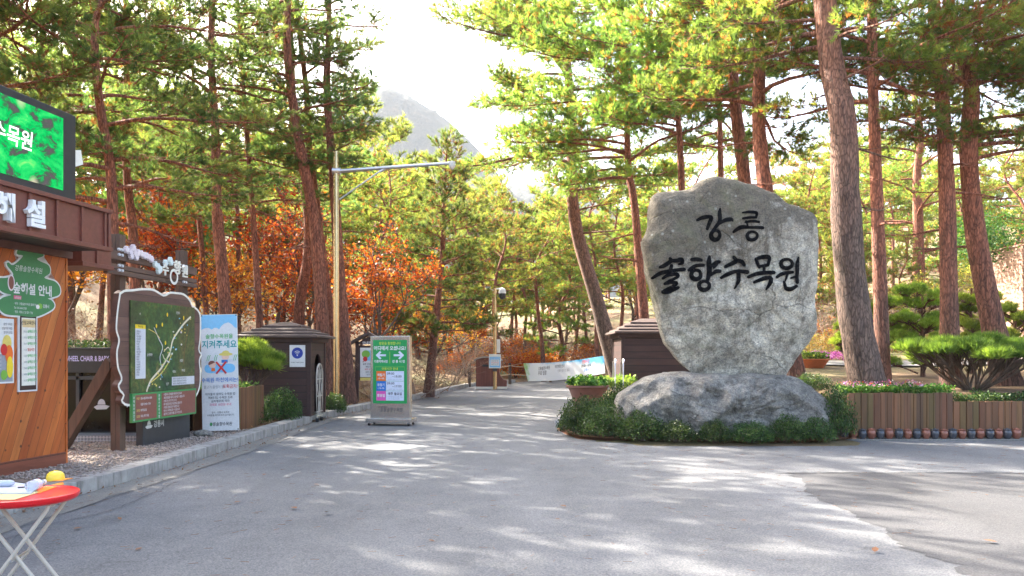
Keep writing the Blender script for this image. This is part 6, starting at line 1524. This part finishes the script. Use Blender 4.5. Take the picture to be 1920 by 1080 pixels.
for s_, u, v, sz, m in (('강릉솔향수목원', .27, .55, .20, 'ink_dk'), ('무료 입장', .23, .28, .24, 'ink_dk'), ('야간개장 안내', .48, .58, .17, 'ink_dk'), ('단풍이 물드는 숲길', .52, .34, .15, 't_grey'), ('관람시간', .80, .70, .18, 't_red'), ('09:00~18:00', .80, .47, .18, 'ink_dk'), ('강릉시', .80, .22, .18, 't_blue')):
    p = bl.lerp(br_, u).lerp(tl.lerp(tr, u), v)
    tb = MB(); tb.text(s_, 0, 0, sz, 0, M[m], .012)
    dx = (br_ - bl); ax = Vector((dx.x, dx.y, dx.z)).normalized()
    vs = []
    for q in tb.v:
        w_ = Vector((p.x, p.y - 38, p.z)) + ax * q[0] + Vector((0, 0, q[2]))
        h = bb.ray_cast(Vector((w_.x, -20, w_.z)), Vector((0, 1, 0))); vs.append((w_.x, (h[0].y if h[0] else w_.y) - .015, w_.z))
    mb.add(vs, tb.f, M[m])
mb.build('lettering', hb)
mb = MB(); mb.tube([(tl.x - .05, 4, tl.z), (pp[1][0], 43 - 38, 1.0)], .012, M['rope'], 5); mb.tube([(tr.x, tr.y - 38, tr.z), (tr.x + .5, 33 - 38, tr.z + .05)], .012, M['rope'], 5); mb.build('tie_rope', hb)

# ------------------------------------------------------------------ bowls with plants, handrail
def bowl(name, label, x, y, z, r, h, mat, n=20):
    o = thing(name, label, 'planter', (x, y, z))
    mb = MB(); mb.lathe([(r * .42, 0), (r * .62, h * .3), (r * .88, h * .8), (r * .96, h * .93), (r * 1.04, h * .93), (r * 1.04, h), (r * .95, h), (r * .9, h * .9), (.02, h * .88)], (0, 0, 0), mat, 28); mb.build('bowl', o, True)
    return o
bwl = at(1098, 722, 20.4)
bowl('bowl_planter', 'brown bowl planter of ornamental cabbages at the road edge left of the monument', bwl.x + .06, 20.4, .10, .54, bwl.z - .10, M['brownbowl'])
bo_ = at(1523, 697, 24.6)
bowl('bowl_planter', 'orange terracotta bowl planter right of the monument', bo_.x, 24.6, bo_.z, .52, .40, M['terracotta'])
def plants(name, label, cx, cy, cz, r, n, size, mat, tint, seed, lift=.18, group=None):
    rg = np.random.default_rng(seed); P = []
    for k in range(n):
        a = rg.uniform(0, 6.28); q = r * math.sqrt(rg.random()); c_ = np.array([cx + q * math.cos(a), cy + q * math.sin(a), cz])
        m = 46; d = nrm(rg.normal(0, 1, (m, 3))); d[:, 2] = np.abs(d[:, 2])
        P.append(c_ + d * rg.random((m, 1)) ** .5 * np.array([.13, .13, lift]))
    return leafmass(name, label, 'plants', np.concatenate(P), size, mat, tint, None, group, seed, .8, .85)
plants('ornamental_cabbages', 'pale and dark green leafy plants heaped in the brown bowl planter', bwl.x + .06, 20.4, bwl.z - .02, .44, 24, .10, 'green', (.35, .35), 301, .26)
plants('leafy_plants', 'yellow green leafy plants in the orange bowl planter', bo_.x, 24.6, bo_.z + .36, .44, 22, .10, 'green', (.75, .2), 302, .26)
hp = at(1135, 706, 21.5)
plants('yellow_green_plants', 'bright yellow green ground plants before the dark right booth', hp.x + .3, 21.3, .78, .62, 26, .10, 'green', (.85, .15), 303, .25)
hr = thing('handrail', 'bent silver handrail tubes beside the dark right booth', 'handrail', (at(1157, 0, 20.6).x, 20.6, .1))
for x in (-.05, .16):
    mb = MB(); mb.tube([(x, 0, 0), (x, 0, 1.28), (x + .03, .05, 1.36), (x + .05, .4, 1.38), (x + .05, .8, 1.3), (x + .05, .85, 0)], .022, M['silver'], 10); mb.build('rail', hr, True)

# ------------------------------------------------------------------ right planter fence, jars, flowers
fy = 15.05
for nm, px0, px1, top, lab in (('plank_planter', 1590, 1787, 737, 'taller upright board planter of flowers right of the monument'), ('plank_planter', 1788, 2150, 752, 'lower upright board planter with a dark hedge at the right')):
    x0 = (px0 - 960) * fy / F; x1 = (px1 - 960) * fy / F; zt = CZ + (HZ - top) * fy / F
    o = thing(nm, lab, 'planter', (x0, fy, .05)); mb = MB(); rr = random.Random(px0)
    n = int((x1 - x0) / .118); wv = (x1 - x0) / n
    for k in range(n): yo = rr.uniform(-.008, .004); mb.box(k * wv + rr.uniform(.002, .006), (k + 1) * wv - rr.uniform(.002, .006), yo, .035, 0, zt - .05 + rr.uniform(-.012, .010), M['planter'])
    mb.build('boards', o, bevel=.005)
    mb = MB(); mb.box(0, x1 - x0, .036, .075, .1, .18, M['boothtrim']); mb.box(0, x1 - x0, .036, .075, zt - .25, zt - .17, M['boothtrim']); mb.build('rails', o)
mb = MB(); mb.box(6.12, 26, 14.738, 15.04, -.02, .032, M['oldlane']); o = mb.build('pavement_edge', bevel=.008); tag(o, kind='structure')
jb = MB(); jb.lathe([(.040, 0), (.055, .025), (.070, .08), (.072, .11), (.062, .145), (.048, .158)], (0, 0, 0), M['jar_grey'], 18)
jl = MB(); jl.lathe([(.050, 0), (.066, .004), (.068, .014), (.055, .022), (.02, .028), (.018, .036), (.004, .038)], (0, 0, .156), M['jar_grey'], 18)
def jar(mat, name):
    a, b_ = jb.build('body', None, True), jl.build('lid', None, True)
    r = []
    for q in (a, b_):
        me = q.data; me.materials.clear(); me.materials.append(mat); r.append(me); bpy.data.objects.remove(q)
    return r
jm = [jar(M['jar_grey'], 'g'), jar(M['jar_copper'], 'c')]
rr = random.Random(4)
for k in range(20):
    px = 1584 + k * 17.05; x = (px - 960) * 14.82 / F
    t = thing('glazed_jar', ('small dark grey glazed jar in the row at the foot of the board planter', 'small copper brown glazed jar in the row at the foot of the board planter')[k % 2], 'jar', (x + rr.uniform(-.006, .006), 14.85 + rr.uniform(-.01, .01), .033), rr.uniform(0, 6), ('row of dark grey jars', 'row of copper brown jars')[k % 2])
    s = rr.uniform(.97, 1.06); t.scale = (s * 1.06, s * 1.06, s)
    link('body', jm[k % 2][0], t); link('lid', jm[k % 2][1], t)
rg = np.random.default_rng(401)
def band(x0, x1, y0, y1, z0, h, n, seed):
    r = np.random.default_rng(seed); x = r.uniform(x0, x1, n); y = r.uniform(y0, y1, n)
    z = z0 + h * r.random(n) ** .6 * np.array([.65 + .5 * noise.noise(Vector((a * 3.1, b * 3.1, seed))) for a, b in zip(x, y)])
    return np.stack([x, y, z], 1)
leafmass('planter_greenery', 'fresh green leaves filling the top of the taller board planter', 'plants', band(6.3, 8.4, 15.12, 15.6, .84, .24, 3000, 5), .06, 'green', (.45, .22), 'stuff', seed=402)
leafmass('planter_flowers', 'small red, mauve and white flowers over the taller board planter', 'flowers', band(6.3, 7.9, 15.1, 15.55, .98, .16, 260, 6), .045, 'flower', (.5, .3), 'stuff', seed=403)
leafmass('low_hedge', 'dark clipped hedge on top of the lower board planter', 'hedge', band(8.42, 12.5, 15.12, 15.7, .66, .30, 6500, 7), .045, 'box', (.4, .25), None, seed=404)
leafmass('ground_cover', 'dark green ground cover behind the right end of the boulder', 'plants', band(5.6, 6.5, 15.6, 17.5, .55, .4, 1800, 8), .06, 'box', (.45, .25), 'stuff', seed=405)
leafmass('violet_flowers', 'violet flower bed along the path right of the monument', 'flowers', band(9.5, 11.6, 27.2, 28.2, float(g(10.5, 27.7)) + .02, .35, 2200, 9), .06, 'violet', (.5, .3), 'stuff', seed=406)
leafmass('low_shrubs', 'yellow brown low shrubs right of the violet flowers', 'plants', band(11.4, 13, 27.6, 28.4, float(g(12, 28)) + .02, .35, 1300, 10), .06, 'tanhedge', (.4, .3), 'stuff', seed=407)
leafmass('clipped_hedge', 'long sunlit tan hedge beyond the path right of the monument', 'hedge', band(11.2, 17.5, 32.0, 33.2, float(g(14, 32.5)) + .02, 1.25, 9000, 11), .07, 'tanhedge', (.5, .3), None, seed=408)
# path and low wall on the right
def drape(name, pts, w0, lift, mat):
    P = smooth_path([(x, y, 0) for x, y in pts], 50); T = nrm(np.gradient(P, axis=0)); Nn = np.stack([T[:, 1], -T[:, 0], T[:, 2] * 0], 1) * w0 / 2
    rows = [P + Nn * q for q in np.linspace(-1, 1, 7)]
    V = np.concatenate(rows); V[:, 2] = g(V[:, 0], V[:, 1]) + lift
    Q = np.concatenate([np.stack([r * 50 + np.arange(49), (r + 1) * 50 + np.arange(49), (r + 1) * 50 + np.arange(1, 50), r * 50 + np.arange(1, 50)], 1) for r in range(6)])[:, ::-1]
    tag(link(name, np_mesh(name, V, np.zeros((0, 3), int), Q, None, mat, True)), kind='structure')
drape('path', [(7.5, 29.5), (9.5, 26.5), (12, 25.6), (16, 26.5), (24, 29)], 2.0, .05, M['oldlane'])
mb = MB(); 
hx = 18.05
ho = thing('timber_wall', 'pink timber wall of horizontal boards at the far right', 'wall', (hx, 20, .9))
mb.box(0, 6, 0, 10.2, 0, 4.55, M['siding']); mb.build('wall', ho)
mb = MB(); mb.box(-.03, .10, -.03, .10, 0, 4.56, M['boothtrim']); mb.box(-.03, .10, 8.1, 8.22, 0, 4.56, M['siding']); mb.build('corner_post', ho)
mb = MB(); mb.box(-.05, 6.05, -.05, 10.25, 4.561, 4.62, M['siding']); mb.build('cap', ho)
leafmass('climbing_shrub', 'dark green shrub growing over the top of the pink timber wall', 'shrub', np.stack([17.6 + rgn.normal(0, .7, 3500), 29.8 + rgn.normal(0, .7, 3500), 6.0 + rgn.normal(0, .55, 3500)], 1), .11, 'green', (.12, .15), None, seed=410)

# ------------------------------------------------------------------ folding table with things on it
TX, TY, TZ = -3.045, 4.96, .735
tb = thing('folding_table', 'round red plastic folding table with cream tube legs', 'table', (TX, TY, 0), rad(12))
mb = MB(); mb.lathe([(.02, -.045), (.28, -.045), (.302, -.035), (.312, -.02), (.312, .0), (.304, .004), (.296, -.002), (.284, -.008), (.02, -.008)], (0, 0, TZ), M['red_plastic'], 64); mb.build('tabletop', tb, True)
for s_, y_ in ((1, -.17), (1, .17), (-1, -.13), (-1, .13)):
    mb = MB(); mb.tube([(s_ * .20, y_, TZ - .05), (s_ * .19, y_, TZ - .08), (-s_ * .26, y_, .012)], .0125, M['offwhite'], 10); mb.build('leg', tb, True)
for s_, y_ in ((1, .17), (-1, .13)):
    mb = MB(); mb.tube([(-s_ * .26, -y_, .012), (-s_ * .26, y_, .012)], .0125, M['offwhite'], 10); mb.tube([(s_ * .20, -y_, TZ - .055), (s_ * .20, y_, TZ - .055)], .0125, M['offwhite'], 10); mb.build('cross_tube', tb, True)
mb = MB(); mb.tube([(0, -.19, .36), (0, .19, .36)], .008, M['silver'], 8); mb.build('pivot_rod', tb, True)
tz = TZ - .007
def lay(px, py, z): d = F * (CZ - z) / (py - HZ); return Vector(((px - 960) * d / F, d, z))
def sheet3(name, label, cat, pxs, z, th, mat):
    pts = [lay(*p, z) for p in pxs]; c_ = sum(pts, Vector()) / len(pts)
    mb = MB(); n = len(pts); lo_ = [(p.x - c_.x, p.y - c_.y, 0) for p in pts]; area = sum(lo_[i][0] * lo_[(i + 1) % n][1] - lo_[(i + 1) % n][0] * lo_[i][1] for i in range(n))
    if area < 0: lo_ = lo_[::-1]
    mb.add(lo_ + [(a, b_, th) for a, b_, _ in lo_], [tuple(range(n))[::-1], tuple(range(n, 2 * n))] + [(i, (i + 1) % n, (i + 1) % n + n, i + n) for i in range(n)], mat)
    o = mb.build(name); o.location = c_; return tag(o, label, cat)
sheet3('paper_folder', 'pale yellow folder lying under the papers on the red table', 'folder', [(-75, 938), (26, 938), (72, 924), (60, 912), (-75, 914)], tz, .004, M['paper_yellow'])
sheet3('paper_stack', 'bluish white papers lying on the red table', 'papers', [(-75, 926), (58, 926), (76, 912), (20, 905), (-75, 908)], tz + .0045, .006, M['paper'])
sheet3('orange_sleeve', 'orange plastic sleeve lying under the bottle on the red table', 'plastic sleeve', [(66, 925), (82, 914), (118, 904), (120, 908), (104, 914), (74, 925)], tz + .0002, .0035, M['orange_plastic'])
ttop = tz + .0115
p0, p1 = lay(54, 922, ttop), lay(92, 910, ttop)
wb = thing('water_bottle', 'clear plastic water bottle lying on its side on the papers', 'bottle', (p0.x, p0.y, ttop + .033), 0)
dv = (p1 - p0); wb.rotation_euler = dv.to_track_quat('Z', 'Y').to_euler(); L = .19
mb = MB(); mb.lathe([(.005, 0), (.028, .002), (.032, .012), (.032, .05), (.0305, .055), (.032, .06), (.032, .105), (.030, .12), (.017, .155), (.013, .165), (.013, .17)], (0, 0, 0), M['pet'], 24); mb.build('body', wb, True)
mb = MB(); mb.lathe([(.0325, .06), (.0328, .062), (.0328, .10), (.0325, .102)], (0, 0, 0), M['paleblue'], 24); mb.build('label_band', wb, True)
mb = MB(); mb.lathe([(.0145, .17), (.0150, .172), (.0150, .188), (.013, .19), (.002, .19)], (0, 0, 0), M['t_white'], 18); mb.build('cap', wb, True)
mb = MB(); mb.tube([(0, 0, 0), (.14, .04, 0)], .0045, M['ink_dk'], 8); mb.tube([(.14, .04, 0), (.152, .0435, 0)], [.0045, .001], M['ink_dk'], 8); o = mb.build('pen', None, True); o.location = lay(33, 914, ttop + .005); o.rotation_euler = (0, 0, rad(10)); tag(o, 'dark pen lying on the papers beside the bottle', 'pen')
mb = MB(); mb.tube([(-.2, -.05, 0), (.0, .0, 0), (.02, .005, 0)], [.022, .022, .012], M['paper'], 14); o = mb.build('rolled_paper', None, True); o.location = lay(20, 906, ttop + .02); tag(o, 'rolled white paper at the back of the red table', 'paper roll')
hc = lay(104, 903, tz)
hh = thing('sun_hat', 'yellow plastic hat with a brim standing at the back of the red table', 'hat', (hc.x, hc.y, tz), rad(-10))
mb = MB(); mb.lathe([(.058, .012), (.058, .03), (.052, .052), (.036, .068), (.015, .075), (.002, .076)], (0, 0, 0), M['yellow_plastic'], 24); mb.build('crown', hh, True)
mb = MB(); mb.prism([(-.07, .004), (.09, .014), (.095, .02), (-.07, .012)], -.055, .055, M['orange_plastic']); mb.build('brim', hh, bevel=.004)

# ------------------------------------------------------------------ fallen leaves on the road
rr = random.Random(12)
bm = bmesh.new()
pts = [(0, 0), (.012, .012), (.034, .016), (.05, .004), (.06, 0), (.05, -.006), (.032, -.018), (.012, -.012)]
vv = [bm.verts.new((x, y, .010 + .25 * abs(y) + .12 * max(0, x - .03))) for x, y in pts]; bm.faces.new(vv)
lm = bpy.data.meshes.new('fallen_leaf'); bm.to_mesh(lm); bm.free(); lm.materials.append(plain('dry_leaf', (.20, .085, .035), .8, var=.3))
for px, py in ((154, 993), (226, 978), (267, 1031), (452, 944), (553, 940), (612, 965), (722, 916), (587, 911), (771, 860), (803, 1016), (908, 884), (1208, 872), (1640, 1040), (1870, 1022), (1062, 954), (1040, 976), (555, 958), (500, 892), (610, 804), (642, 870), (1400, 979)):
    x, y_ = gp(px, py); o = link('fallen_leaf', lm); o.location = (x, y_, .008); s = rr.uniform(1.0, 1.9); o.scale = (s, s, s); o.rotation_euler = (0, rr.uniform(-.2, .2), rr.uniform(0, 6.28))
    tag(o, 'small dry brown leaf lying on the grey asphalt', 'leaf', 'dry leaves scattered on the road')

# ------------------------------------------------------------------ printed and mounted pieces belong to the part they sit on
SUB = {'hours_sign': {'graphics': 'panel', 'lettering': 'panel'}, 'map_board': {'map_drawing': 'map_panel', 'facility_list': 'map_panel', 'contact_panel': 'map_panel', 'white_edge': 'backboard', 'bolt': 'crossbeam'},
       'standing_banner': {'picture': 'print_sheet', 'lettering': 'print_sheet', 'eyelets': 'print_sheet'}, 'hanging_banner': {'lettering': 'cloth'}, 'led_display': {'screen': 'housing', 'lettering': 'housing'},
       'information_booth': {'lettering': 'canopy_fascia', 'corner_board': 'board_wall'}, 'rental_kiosk': {'lettering': 'sign_band', 'frame': 'glazing'}, 'low_sign_plinth': {'lettering': 'box'},
       'tree_shaped_sign': {'lettering': 'board'}, 'wall_poster': {'picture': 'sheet', 'lettering': 'sheet'}, 'wifi_sign': {'symbol': 'plate', 'lettering': 'plate'}, 'monument_stone': {'lettering': 'slab'},
       'notice_board': {'poster': 'board', 'lettering': 'board'}, 'folding_gate': {'lattice': 'frame'}, 'water_bottle': {'label_band': 'body'}, 'glazed_jar': {}}
for o in list(COL.objects):
    if o.parent is None and o.name.split('.')[0] in SUB:
        kids = {c.name.split('.')[0]: c for c in reversed(list(o.children))}
        for a, b_ in SUB[o.name.split('.')[0]].items():
            for c_ in [q for q in o.children if q.name.split('.')[0] == a]: c_.parent = kids[b_]

# ------------------------------------------------------------------ haze
mb = MB(); mb.box(-1300, 1300, -70, 1700, -6, 420, M['white']); hz = mb.build('haze'); tag(hz, 'pale haze in the air in front of the mountain', kind='stuff')
t = NT('haze_air'); t.t.nodes.remove(t.b); pv = t.n('ShaderNodeVolumePrincipled'); pv.inputs['Density'].default_value = .00017; pv.inputs['Color'].default_value = (.86, .92, 1, 1); pv.inputs['Anisotropy'].default_value = 0
t.l(pv.outputs[0], t.out.inputs['Volume']); hz.data.materials.clear(); hz.data.materials.append(t.m)
S.cycles.volume_bounces = 0
